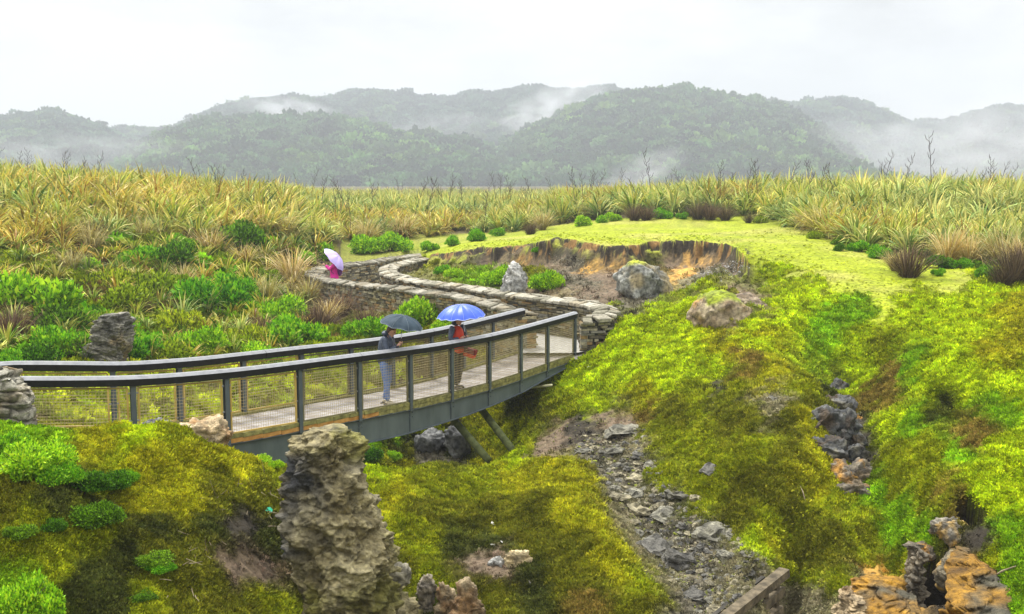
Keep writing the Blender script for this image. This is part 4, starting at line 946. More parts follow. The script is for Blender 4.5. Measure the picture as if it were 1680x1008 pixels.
# single emergent trees on the ridge line
M['farleaf'] = noise_mat('far_leaf', (.03, .05, .03), (.07, .10, .05), .5, .9, .05, 0)
def far_tree(px, ytop, ybase, D, wpx, label, seed, flat=.45):
    D = D*2; g = P(px, ybase, D); h = (ybase-ytop)*D/1800; r = wpx/2*D/1800; rt_ = empty('emergent_tree', g-Vector((0, 0, 13*D/1800))); tag(rt_, label, 'tree', 'emergent trees on the ridge')
    mb = MB(); rr = random.Random(seed); mb.tube([(0, 0, -6), (.1*h*rr.uniform(-1, 1), 0, h*.5), (0, 0, h*.9)], [h*.04, h*.03, h*.012], 6)
    for k in range(5):
        a = rr.uniform(0, 6.3); z = h*rr.uniform(.45, .8); mb.tube([(0, 0, z), (math.cos(a)*r*.7, math.sin(a)*r*.7, z+h*.14)], [h*.018, h*.008], 5)
    mb.build('trunk', M['bark'], rt_)
    vv, ff = [], []; o_ = 0
    for k in range(6):
        a = rr.uniform(0, 6.3); c = np.array([math.cos(a)*r*.5, math.sin(a)*r*.5, h*rr.uniform(.55, .92)]); v, f, _ = leaf_clump(90, r*.5, r*.2, .6, seed*10+k, .3, asp=.7); vv.append(v+c); ff.append(f+o_); o_ += len(v)
    link('crown', np_mesh('crown', np.vstack(vv), np.vstack(ff), M['farleaf']), rt_)
for i, a in enumerate([(168,185,208,500,22,'lone spreading tree standing above the left ridge'),(1093,137,162,470,32,'broad crowned tree highest on the middle ridge'),(1119,141,160,470,20,'smaller tree just right of the highest ridge tree'),(1478,178,200,640,11,'slim tree on the misty right saddle'),(1459,176,196,640,10,'thin tree left of the slim tree on the right saddle'),(316,178,205,640,26,'tall tree at the left end of the central ridge'),(618,143,158,640,24,'rounded tree on the central ridge left of the mist'),(1462,178,196,640,9,'small tree beside the thin tree on the right saddle'),(775,142,160,640,24,'flat topped tree on the central ridge'),(862,135,152,640,22,'tree poking up behind the drifting mist'),(1236,152,168,640,26,'wide tree on the ridge right of the middle summit'),(30,178,195,500,20,'bushy tree near the left edge of the left hill')]): far_tree(*a, seed=300+i)
# low scrub growing on the plain beyond the flax
# ------------------------------------------------------------------ flax, tussocks, shrubs
PAL_G = [(.46,.52,.07),(.22,.36,.02),(.32,.45,.08),(.12,.24,.015),(.56,.54,.08),(.62,.56,.12),(.08,.13,.01)]
PAL_S = [(.60,.48,.06),(.68,.60,.14),(.46,.48,.04),(.46,.30,.03),(.62,.58,.18),(.24,.15,.02),(.28,.38,.03)]
PAL_R = [(.36,.50,.12),(.28,.44,.12),(.18,.32,.04),(.54,.58,.18),(.62,.58,.16),(.10,.18,.02)]
PAL_T = [(.58,.46,.13),(.66,.55,.22),(.48,.35,.08),(.40,.36,.07),(.68,.60,.32)]
PAL_B = [(.10,.06,.035),(.17,.11,.06),(.07,.05,.03),(.24,.17,.10)]
def blade_clump(n, L, wd, pal, seed, spread=.75, droop=1.3, seg=5, base=.12, tip=None, twist=.6):
    r = np.random.default_rng(seed); az = r.uniform(0, 2*np.pi, n); th0 = r.beta(1.2, 1.6, n)*spread; ln = L*r.uniform(.55, 1.1, n); dr = droop*r.uniform(.3, 1.35, n)*(r.random(n)*.8+.2)
    p = np.stack([np.cos(az)*base*r.random(n), np.sin(az)*base*r.random(n), np.full(n, -.03)], -1); V = []; C = []
    k = np.array(pal); cc = k[r.integers(0, len(k), n)]*r.uniform(.5, 1.25, (n, 1))
    wv = wd*r.uniform(.6, 1.3, n); tw = r.normal(0, twist, n)
    tipc = np.array(tip if tip else (.52, .42, .09))
    for s in range(seg+1):
        u = s/seg; th = th0+dr*u*u
        d = np.stack([np.cos(az)*np.sin(th), np.sin(az)*np.sin(th), np.cos(th)], -1)
        if s: p = p+d*(ln/seg)[:, None]
        sd = np.stack([-np.sin(az+tw), np.cos(az+tw), np.zeros(n)], -1); up = np.cross(d, sd)
        w_ = wv*(min(1, .55+u*1.2) if u < .6 else (1-u)/.4*.95+.05)/2
        V += [p-sd*w_[:, None]+up*(w_*.35)[:, None], p, p+sd*w_[:, None]+up*(w_*.35)[:, None]]
        c = cc*(.5+.55*u)*(1-max(0, u-.65)*1.6)+tipc*max(0, u-.65)*1.6; C += [c, c, c]  # blades darken toward the root: shade inside the clump put into the colour
    V = np.stack(V, 1); C = np.stack(C, 1); m = V.shape[1]; F_ = []
    for s in range(seg):
        for q in (0, 1): F_.append([s*3+q, s*3+q+1, s*3+q+4, s*3+q+3])
    F_ = np.array(F_); ff = (np.arange(n)[:, None, None]*m+F_[None]).reshape(-1, 4)
    return V.reshape(-1, 3), ff, C.reshape(-1, 3)
flx = []
for i in range(9):
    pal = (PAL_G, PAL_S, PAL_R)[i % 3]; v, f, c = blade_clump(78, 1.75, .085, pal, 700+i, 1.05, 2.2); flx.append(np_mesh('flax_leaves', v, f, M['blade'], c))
tus = []
for i in range(4): v, f, c = blade_clump(260, 1.25, .018, PAL_T, 730+i, .8, 1.7, 4, .16, (.66, .54, .25)); tus.append(np_mesh('tussock_leaves', v, f, M['blade'], c))
brn = []
for i in range(3): v, f, c = blade_clump(420, 1.0, .012, PAL_B, 750+i, 1.0, .5, 3, .22, (.22, .15, .09)); brn.append(np_mesh('dead_bush_twigs', v, f, M['blade'], c))
M['stalk'] = noise_mat('flower_stalk', (.035, .025, .022), (.07, .05, .04), 5, .8, .1, 0)
def stalk_geo(seed, h=3.2):
    rr = random.Random(seed); mb = MB(); lx, ly = rr.uniform(-.5, .5), rr.uniform(-.3, .3)
    f_ = lambda u: Vector((lx*u*u, ly*u*u, h*u))
    mb.tube([f_(0), f_(.4), f_(.75), f_(1)], [.013, .011, .008, .004], 5)
    for k in range(9):
        u = .55+.05*k; a = k*2.4+rr.random(); p = f_(u); mb.tube([p, p+Vector((math.cos(a)*.10, math.sin(a)*.10, .10)), p+Vector((math.cos(a)*.14, math.sin(a)*.14, .24))], [.007, .009, .006], 4)
    return mb
def line(px, pts_): return np.interp(px, [p[0] for p in pts_], [p[1] for p in pts_])
FL = [(-200,430),(0,420),(100,410),(150,400),(250,396),(330,405),(420,400),(500,404),(560,396),(620,394),(700,390),(760,382),(850,381),(900,370),(950,363),(1000,358),(1240,354),(1300,372),(1350,390),(1420,410),(1470,422),(1560,426),(1680,438),(1900,450)]
# dense flax: candidates on the ground, thinned by a distance-dependent spacing
cand = []; NCAND = 26000
u = rng.uniform(-.62, .62, NCAND); lv = rng.uniform(math.log(34), math.log(260), NCAND); y = np.exp(lv); x = u*y; z = H(x, y)
gx, gy = proj(x, y, z)
ok = (gy < line(gx, FL)) | (y > 62); ok &= ~((gx > 480) & (gx < 720) & (y < 56) & (gy > 400))
order = np.argsort(y); grid = {}; keep = []
for k in order:
    if not ok[k]: continue
    sp = max(.52, y[k]*.0105); key = (int(x[k]/1.5), int(y[k]/1.5)); good = True
    for a in range(-3, 4):
        for b in range(-3, 4):
            for q in grid.get((key[0]+a, key[1]+b), ()):
                if (x[q]-x[k])**2+(y[q]-y[k])**2 < sp*sp: good = False; break
            if not good: break
        if not good: break
    if good: keep.append(k); grid.setdefault(key, []).append(k)
keep = np.array(keep)
gxk = gx[keep]; pick_s = fbm(x[keep]*.16, y[keep]*.16, 91, 3)+rng.normal(0, .25, len(keep))+np.where(gxk < 480, .12, np.where(gxk > 1050, -.25, -.15))
fam = np.where(pick_s > .2, 1, np.where(pick_s > -.15, 0, 2)); var = fam+3*rng.integers(0, 3, len(keep))
near_n = 150
fscl = rng.uniform(.42, 1.0, len(keep))*np.where(y[keep] > 100, 1.12, 1.0)*np.where(gx[keep] > 900, 1.12, np.where(gx[keep] < 480, 1.12, .95))*np.clip(y[keep]/52, .8, 1)
dist = y[keep]
def flax_word(v): return ('olive green', 'straw yellow', 'grey green')[v % 3]
stalked = 0
for q in range(near_n):
    k = keep[q]; v = int(var[q]); zone = 'on the left hillside' if gx[k] < 520 else 'behind the walls' if gx[k] < 900 else 'behind the lawn' if gx[k] < 1280 else 'above the lawn at right'
    lb = '%s flax clump in front rank %s' % (flax_word(v), zone)
    if q % 12 == 5:
        r_ = empty('flax_plant', (x[k], y[k], z[k]), random.uniform(0, 6.3)); r_.scale = (fscl[q],)*3; tag(r_, lb.replace('flax clump', 'flax clump with dark flower stalk'), 'flax', 'flax plants in the front ranks')
        link('leaves', flx[v], r_); stalk_geo(q, 1.7).build('flower_stalk', M['stalk'], r_)
    else:
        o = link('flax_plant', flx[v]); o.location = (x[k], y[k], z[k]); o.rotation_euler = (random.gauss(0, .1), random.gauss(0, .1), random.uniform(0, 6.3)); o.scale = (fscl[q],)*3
        tag(o, lb, 'flax', 'flax plants in the front ranks')
rest = np.arange(near_n, len(keep)); kk = keep[rest]
stm = []
M['stalk_i'] = M['stalk']
inst_blade = col_mat('flax_blade_far', rough=.42, spec=.45, var=.25, nscale=.35, hvar=.02, trans=.2)
src = list(flx)
for i in range(5):
    o_ = stalk_geo(900+i, 2.3).build('tmp', M['stalk']); src.append(o_.data); bpy.data.objects.remove(o_)
n = len(kk); ps = [np.stack([x[kk], y[kk], z[kk]], -1)]; rs = [np.stack([rng.normal(0, .1, n), rng.normal(0, .1, n), rng.uniform(0, 6.3, n)], -1)]
ss = [fscl[rest][:, None]*np.where(gx[kk] < 520, 1.12, 1.0)[:, None]*np.array([1.1, 1.1, 1.0])]; ix = [var[rest]]
# stalks
m = (y[kk] > 55) & (y[kk] < 130); sx = rng.choice(kk[m], 190); ps.append(np.stack([x[sx], y[sx], z[sx]], -1)); rs.append(np.stack([rng.normal(0, .16, 190), rng.normal(0, .16, 190), rng.uniform(0, 6.3, 190)], -1)); s_ = rng.uniform(.75, 1.25, 190); ss.append(np.repeat(s_[:, None], 3, 1)*np.array([1.3, 1.3, 1])); ix.append(rng.integers(9, 14, 190))
for px, D, s in ((1068,62,1.5),(1525,58,1.6),(1220,60,1.2),(1330,58,1.1),(815,85,1.3),(840,82,1.2),(510,75,1.2)):
    xx = (px-840)/F*D; ps.append(np.array([[xx, D, float(H(xx, D))]])); rs.append(np.array([[.03, .04, px]])); ss.append(np.full((1, 3), s)); ix.append(np.array([9+px % 5]))
allp = np.vstack(ps); ixs = np.concatenate(ix); names = ['f%02d' % i for i in range(14)]
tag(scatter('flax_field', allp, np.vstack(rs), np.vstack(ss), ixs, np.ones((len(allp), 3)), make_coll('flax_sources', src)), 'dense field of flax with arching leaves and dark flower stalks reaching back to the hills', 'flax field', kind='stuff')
print('flax', len(keep), 'x')

# individual flax among the shrubs of the left hillside
used = []
def leafobj(name, me, px, py, hpx, label, cat, group, href=1.5, sxy=1.0):
    g = ground_at(px, py); s = hpx*g.y/1800/href; o = link(name, me); o.location = g; o.rotation_euler = (random.gauss(0, .06), random.gauss(0, .06), random.uniform(0, 6.3)); o.scale = (s*sxy, s*sxy, s); tag(o, label, cat, group); return o
zones_y = lambda py: 'high' if py < 440 else 'half way down' if py < 520 else 'low'
cnt = 0
for _ in range(4000):
    px = random.uniform(-20, 590); py = random.uniform(395, 600)
    if py > 430 and 505 < px: continue
    if px > 560 and py < 430: continue
    if any((a-px)**2+(b-py)**2*1.6 < 24**2 for a, b in used): continue
    used.append((px, py)); v = random.choice([0, 1, 1, 2, 0, 3, 4, 4, 6, 7])
    side = 'far left' if px < 150 else 'left centre' if px < 340 else 'towards the path'
    leafobj('flax_plant', flx[v], px, py, random.uniform(34, 52), '%s flax clump %s on the left hillside, %s' % (flax_word(v), zones_y(py), side), 'flax', 'flax plants among the hillside shrubs', 1.6)
    cnt += 1
    if cnt > 115: break
for px, py, h, lb in [(345,420,46,'golden tussock on the upper left hillside below the flax'),(150,415,50,'wispy golden tussock high on the far left hillside'),(235,400,44,'golden tussock at the flax edge above the boulder'),(120,450,42,'drooping golden tussock left of the green shrubs'),(470,400,46,'golden tussock in front of the flax left of the person in pink'),(480,470,60,'orange gold tussock spilling beside the outer wall'),(440,500,50,'straw tussock left of the outer wall'),(505,500,46,'russet tussock against the foot of the outer wall'),(540,530,40,'olive tussock below the outer wall'),(660,390,36,'pale tussock above the hairpin of the wall'),(600,398,40,'golden tussock behind the person in pink'),(400,440,38,'small golden tussock mid way up the left hillside'),(300,470,36,'faded tussock between green shrubs on the left hillside'),
  (1375,425,0,''),(1555,432,58,'upright straw tussock at the right lawn edge, left one of a pair'),(1590,434,50,'upright straw tussock at the right lawn edge, right one of a pair'),(1645,440,66,'tall golden tussock at the far right lawn edge'),(1675,440,50,'golden tussock cut by the right edge of the picture'),(1345,385,46,'pale tussock on the slope at the back right of the lawn'),(1320,378,34,'small straw tussock behind the crest of the lawn'),(890,378,34,'tan tussock at the left tip of the upper lawn'),(1468,445,34,'pinkish straw tussock beside the brown bush'),(960,362,30,'straw tussock among bushes behind the lawn')]:
    if h: leafobj('tussock', tus[int(px) % 4], px, py, h, lb, 'tussock', 'golden tussock grasses', .95)
for px, py, h, lb in [(1490,455,56,'large dark brown twiggy bush standing at the right side of the lawn'),(1660,465,62,'dark brown twiggy bush at the far right beside the golden tussock'),(1680,450,50,'dark bush cut by the right edge of the picture'),(1145,360,30,'purple brown bush behind the lawn crest'),(1165,361,28,'brown bush right of the purple brown one'),(1190,362,26,'short brown bush behind the lawn'),(1040,362,26,'brown bush in front of the flax behind the lawn'),(1060,362,26,'rusty brown bush beside a green shrub behind the lawn'),(1228,366,16,'tiny brown bush on the lawn crest'),(1380,396,20,'grey brown low bush at the lawn edge'),(150,400,42,'dark brown bush high on the left hillside'),(430,560,44,'brown scrub low on the left hillside'),(560,520,44,'reddish brown scrub at the foot of the outer wall'),(520,545,50,'brown scrub between wall and handrail'),(600,540,40,'olive brown scrub below the outer wall'),(230,520,34,'dead brown bush above the layered boulder'),(20,560,60,'grey brown dead scrub at the far left above the handrail'),(120,590,40,'dead scrub beside the layered boulder'),(870,385,22,'tan brown bush at the tip of the lawn strip'),(1645,470,34,'low dark brush at the right edge of the lawn')]:
    leafobj('dead_bush', brn[int(px) % 3], px, py, h, lb, 'bush', 'brown twiggy bushes', .85, 1.1)

SG = [(.16,.40,.010),(.24,.52,.012),(.10,.28,.008),(.36,.58,.02),(.06,.16,.006)]; SO = [(.22,.32,.010),(.30,.42,.014),(.14,.21,.008),(.38,.46,.02),(.08,.11,.006)]; SD = [(.05,.13,.006),(.10,.22,.008),(.16,.34,.012),(.03,.07,.006)]; SL = [(.32,.55,.015),(.44,.64,.02),(.20,.42,.010),(.12,.26,.008)]
shr = {}
for nm, pal in (('G', SG), ('O', SO), ('D', SD), ('L', SL)):
    for k in range(2):
        for fine in (0, 1):
            v, f, c = leaf_clump(6500 if not fine else 12000, 1.15, .135 if not fine else .105, .85, 800+ord(nm)+k*7+fine, .3, shell=.35, cols=pal, asp=.5, lobes=7); shr[nm, k, fine] = np_mesh('shrub_leaves', v, f, M['leaf'], c)
stm_mb = MB()
for k in range(9): a = k*.7; stm_mb.tube([(0, 0, -.2), (math.cos(a)*.25, math.sin(a)*.25, .35), (math.cos(a)*.6, math.sin(a)*.6, .62)], [.03, .02, .008], 5)
so_ = stm_mb.build('stems', M['bark']); STEM = so_.data; bpy.data.objects.remove(so_)
def shrub(px, py, wpx, kind, label, hf=.8, fine=0, group='green leafy shrubs'):
    g = ground_at(px, py); s = wpx/2*g.y/1800*(1.45 if px < 480 and g.y > 20 else 1.0); r_ = empty('shrub', g-Vector((0, 0, s*.05)), random.uniform(0, 6.3)); r_.scale = (s, s, s*hf/.8*1.35); tag(r_, label, 'shrub', group)
    link('foliage', shr[kind, int(px) % 2, fine], r_); link('stems', STEM, r_)
hw = {'G': 'bright green', 'O': 'olive green', 'D': 'dark green', 'L': 'lime green'}
for px, py, w_, k, lb in [
 (50,520,96,'G','largest bright green shrub at the far left, upper'),(12,500,60,'G','bright green shrub at the left edge'),(95,545,60,'D','dark green shrub under the large far left one'),(142,450,34,'G','small bright shrub above and right of the large far left shrub'),(180,478,50,'O','olive shrub between the far left shrubs and the tussocks'),(216,590,58,'G','round bright green shrub right of the layered boulder'),(105,585,60,'G','green shrub left of the layered boulder'),(62,606,44,'D','dark green shrub just above the far handrail at left'),(10,605,40,'G','small green shrub above the far handrail at the left edge'),
 (290,412,36,'G','small bright shrub high on the left hillside'),(275,440,56,'D','dark green shrub below the small high one'),(230,440,46,'G','bright green shrub left of the dark one on the upper hillside'),(262,485,56,'O','olive shrub in the middle of the left hillside'),(205,510,56,'O','olive shrub above the layered boulder'),(340,515,78,'G','broad bright green shrub in the centre of the left hillside'),(385,495,54,'G','bright green shrub right of the broad central one'),(300,550,56,'O','olive shrub below the broad central one'),(325,585,56,'G','green shrub above the far handrail, centre left'),(268,596,50,'O','olive shrub above the far handrail right of the round shrub'),(465,535,56,'G','bright shrub on the lower hillside left of the outer wall'),(478,570,66,'G','green shrub just above the far handrail near the first person'),(412,570,50,'O','olive shrub between two green shrubs above the handrail'),(500,436,44,'G','green shrub to the left of the person in pink'),(525,424,44,'G','flat green shrub behind the person in pink'),(392,415,54,'D','dark shrub on the upper slope below a tussock'),(435,600,46,'G','small green shrub touching the far handrail'),(250,400,30,'O','tiny olive shrub at the flax edge'),(380,580,44,'O','olive shrub low on the left hillside'),(160,545,44,'O','olive shrub directly above the layered boulder'),(430,470,40,'O','olive shrub beside a tussock on the lower hillside'),
 (595,560,66,'G','green shrub behind the grey umbrella'),(690,540,84,'L','big lime green shrub against the outer wall between the umbrellas'),(650,552,60,'L','lime shrub just left of the big lime one'),(728,548,50,'L','lime shrub right of the big one behind the blue umbrella'),(560,575,50,'O','olive shrub above the far handrail left of the first person'),(605,415,50,'G','low flat green shrub behind the hairpin wall'),(640,412,56,'G','second low green shrub right along the hairpin wall'),
 (702,412,30,'G','round green shrub at the start of the lawn strip'),(745,403,28,'G','green shrub on the lawn strip edge'),(785,396,34,'G','wider green shrub on the lawn strip edge'),(815,388,24,'G','small green shrub at the lawn strip end'),(726,450,28,'G','small green shrub inside the bend of the inner wall'),(745,456,30,'L','low yellow green shrub inside the bend'),(826,466,50,'L','lime shrub left of the upright wall rock'),(893,476,52,'G','bright shrub right of the upright wall rock'),(912,470,34,'L','lime shrub on the gravel beside the bright one'),(880,414,16,'G','tiny green plant on the bank of bare soil'),
 (955,371,30,'G','green shrub at the back left of the upper lawn'),(985,366,22,'G','small shrub behind the lawn next to the flax'),(1004,363,26,'G','green shrub third along the back of the lawn'),(1082,359,32,'G','green shrub between brown bushes behind the lawn'),(1120,359,20,'G','little round green shrub among brown bushes'),(1250,366,22,'O','olive shrub on the lawn crest'),(1290,372,26,'O','olive shrub right of the lawn crest'),(1340,392,26,'O','olive shrub at the lawn edge below the pale tussock'),(1375,402,24,'D','dark green shrub on the right lawn edge'),(1412,413,34,'G','bright green shrub on the right lawn edge'),(1445,424,38,'G','green shrub left of the large brown bush'),(1380,412,20,'D','tiny dark plant standing on the lawn'),(1545,440,40,'D','dark green shrub right of the large brown bush'),(1578,440,30,'G','green shrub under the paired tussocks'),(1540,452,22,'G','tiny green shrub in front of the dark one'),(1618,456,38,'G','round bright green shrub on the right lawn edge'),(1600,440,26,'G','small shrub behind the round one on the right'),(1640,440,30,'D','dark shrub beneath the tall golden tussock')]:
    shrub(px, py, w_, k, hw[k]+' leafy shrub, '+lb if False else lb)
for px, py, w_, k, lb, hf in [(45,772,112,'G','big bright green shrub on the near left mound',.62),(8,745,70,'G','green shrub at the left edge under the layered rock',.8),(95,790,70,'G','green shrub at the right shoulder of the big bright one',.7),(135,812,80,'D','dark green shrub on the near left mound, upper',.7),(180,800,60,'D','dark green shrub right of the upper dark one',.7),(160,860,76,'D','dark green shrub on the near left mound, lower',.7),(212,790,36,'G','small green shrub at the right end of the dark ones',.8),(90,868,44,'D','small dark shrub in the hollow of the near mound',.7),(42,1010,112,'G','bright green round shrub in the bottom left corner',.85),(440,765,46,'L','small lime shrub under the beam left of the pinnacle',.55),(248,925,60,'D','low dark creeper in the middle of the near mound',.5),(230,985,46,'D','low dark creeper near the bottom of the near mound',.5),(30,880,50,'D','dark creeper at the left edge of the near mound',.6),(265,935,40,'G','bright sprig on the lower near mound',.5),(600,752,50,'D','dark shrub in the hollow right of the pinnacle',.6),(645,752,40,'L','lime shrub in the hollow under the beam',.6)]:
    shrub(px, py, w_, k, lb, hf, 1, 'leafy shrubs on the near mounds')
# low scrub filling the gaps of the left hillside
hsm = []
for i in range(6):
    v, f, _ = leaf_clump(120, 1.0, .5, .8, 1300+i, .5, shell=.2, asp=.45, lobes=4); hsm.append(np_mesh('scrub_mesh', v, f, M['tuft']))
NS = 9000; u_ = rng.uniform(-.56, .0, NS*3); y_ = np.exp(rng.uniform(math.log(20.5), math.log(56), NS*3)); x_ = u_*y_; z_ = H(x_, y_); hx_, hy_ = proj(x_, y_, z_)
dP = np.full(len(x_), 99.0)
for q in pl[::3]+pr[::3]: dP = np.minimum(dP, np.hypot(x_-q.x, y_-q.y))
ok_ = (hx_ < 800) & (hy_ > line(hx_, FL)-6) & (hy_ < 720) & (dP > 2.1) & ((hx_ < 505) | (hy_ > 520)) & ((hy_ < 600) | (rng.random(len(x_)) < .55))
dB = np.full(len(x_), 99.0)
for q in rail+far_rail: dB = np.minimum(dB, np.hypot(x_-q.x, y_-q.y))
ok_ &= dB > 1.0; ok_ &= ~((hx_ > 45) & (hx_ < 135) & (hy_ > 520) & (hy_ < 600))
x_, y_, z_, hy_ = x_[ok_][:NS], y_[ok_][:NS], z_[ok_][:NS], hy_[ok_][:NS]; n = len(x_); kind_ = fbm(x_*.45, y_*.45, 141, 3)+rng.normal(0, .12, n)
bc = np.where((kind_ > .26)[:, None], np.array([.15, .36, .008]), np.where((kind_ > -.1)[:, None], np.array([.20, .26, .008]), np.where((kind_ > -.3)[:, None], np.array([.10, .16, .010]), np.array([.17, .12, .03]))))
bc = np.where((hy_ > 600)[:, None], np.array([.34, .40, .012])*(.7+.5*rng.random(n))[:, None], bc)*rng.uniform(.35, 1.5, (n, 1))
tag(scatter('hillside_scrub', np.stack([x_, y_, z_], -1), np.stack([rng.normal(0, .2, n), rng.normal(0, .2, n), rng.uniform(0, 6.3, n)], -1), rng.uniform(.14, .36, n)*np.clip(y_/36, .7, 1.2), rng.integers(0, 6, n), bc, make_coll('hillside_scrub_src', hsm)), 'low leafy scrub and ferns matted together over the left hillside', 'scrub', kind='stuff')
# bare twigs in the near mound
mb = MB()
for k in range(70):
    px = random.choice([random.gauss(360, 18), random.gauss(430, 15), random.gauss(330, 40)]); py = random.gauss(815, 22) if px > 345 else random.gauss(930, 30)
    g = ground_at(px, py); d = Vector((random.gauss(0, .5), -1, random.gauss(.3, .5))).normalized()*random.uniform(.12, .3); q = Vector((random.gauss(0, .05), random.gauss(0, .03), random.gauss(0, .05)))
    mb.tube([g-d*.2, g+d*.5+q, g+d+q*2.2], [.005, .004, .002], 4)
tag(mb.build('dead_twigs', M['deadtwig']), 'tangle of bare pale twigs on the dark face of the near left mound', 'twigs', kind='stuff')
mb = MB(); p = ground_at(1312, 800); q = ground_at(1322, 828); mb.tube([p+UPZ*.03, (p+q)/2+UPZ*.07, q+UPZ*.03], [.009, .01, .005], 6); tag(mb.build('stick', M['deadtwig']), 'short pale stick lying on the mossy central slope', 'stick')
mb = MB(); p = ground_at(1622, 958); q = ground_at(1666, 942); mb.tube([p+UPZ*.05, (p+q)/2+UPZ*.1, q+UPZ*.1], [.014, .013, .006], 6); tag(mb.build('stick', M['deadtwig']), 'grey stick above the ochre slab at the lower right', 'stick')
WP = noise_mat('white_stone', (.6, .58, .52), (.8, .78, .72), 5, .7)
for i, (px, py, s, lb) in enumerate([(967,605,8,'small white stone on the moss below the wall'),(809,862,9,'upper white stone on the middle mound'),(823,892,7,'right white stone of the pair on the middle mound'),(809,897,8,'left white stone of the pair on the middle mound')]):
    g = ground_at(px, py); o = put('white_stone', sm[i], g+UPZ*.03, (.5, 0, i), s*g.y/1800*.6, lb, 'stone'); o.data = sm[i].copy(); o.data.materials[0] = WP
gm = noise_mat('green_plastic', (.03, .55, .30), (.08, .7, .42), 5, .4); g = ground_at(445, 838); o = put('litter', sm[3].copy(), g+Vector((0, -.15, .05)), (1.2, .3, .5), .055, 'scrap of turquoise plastic caught beside the pinnacle', 'litter'); o.data.materials[0] = gm
o = put('patch_of_stone', sm[0], ground_at(1270, 655)+UPZ*.0, (.3, 0, .4), .16, 'flat grey stone in the bare patch of the central slope', 'stone')
#PART4
# ------------------------------------------------------------------ people
dg = lambda: bpy.context.evaluated_depsgraph_get()
def evalmesh(o):
    bpy.context.view_layer.update(); m = bpy.data.meshes.new_from_object(o.evaluated_get(dg())); bpy.data.objects.remove(o); return m
def skin(verts, edges, radii, sub=2):
    me = bpy.data.meshes.new('t'); me.from_pydata([tuple(v) for v in verts], edges, []); o = link('t', me); o.modifiers.new('s', 'SKIN')
    for i, r in enumerate(radii): me.skin_vertices[0].data[i].radius = r if isinstance(r, tuple) else (r, r)
    me.skin_vertices[0].data[0].use_root = True
    s = o.modifiers.new('u', 'SUBSURF'); s.levels = s.render_levels = sub
    return evalmesh(o)
def chain(spec, sub=2):
    """spec: list of chains [(point, radius), ...]; equal points are shared"""
    vs, rs, es, key = [], [], [], {}
    for ch in spec:
        prev = None
        for p, r in ch:
            k = tuple(round(c, 4) for c in p)
            if k not in key: key[k] = len(vs); vs.append(p); rs.append(r)
            if prev is not None: es.append((prev, key[k]))
            prev = key[k]
    return skin(vs, es, rs, sub)
def join(meshes, name, mat, parent, voxel=None, smooth=True):
    bm = bmesh.new()
    for m in meshes: bm.from_mesh(m)
    me = bpy.data.meshes.new(name); bm.to_mesh(me); bm.free()
    if voxel:
        o = link('t', me); r = o.modifiers.new('r', 'REMESH'); r.mode = 'VOXEL'; r.voxel_size = voxel
        s = o.modifiers.new('s', 'SMOOTH'); s.iterations = 2; s.factor = .5; me = evalmesh(o); me.name = name
    if smooth: me.polygons.foreach_set('use_smooth', [True]*len(me.polygons))
    me.materials.clear(); me.materials.append(mat); return link(name, me, parent)
def ball(c, r, seg=20, dfn=None):
    bm = bmesh.new(); bmesh.ops.create_uvsphere(bm, u_segments=seg, v_segments=seg, radius=1)
    for v in bm.verts:
        p = Vector((v.co.x*r[0], v.co.y*r[1], v.co.z*r[2])); 
        if dfn: p = dfn(p, v.co)
        v.co = p+Vector(c)
    me = bpy.data.meshes.new('b'); bm.to_mesh(me); bm.free(); return me
SKIN = noise_mat('skin', (.50, .27, .18), (.62, .36, .25), 12, .5, .3, 0)
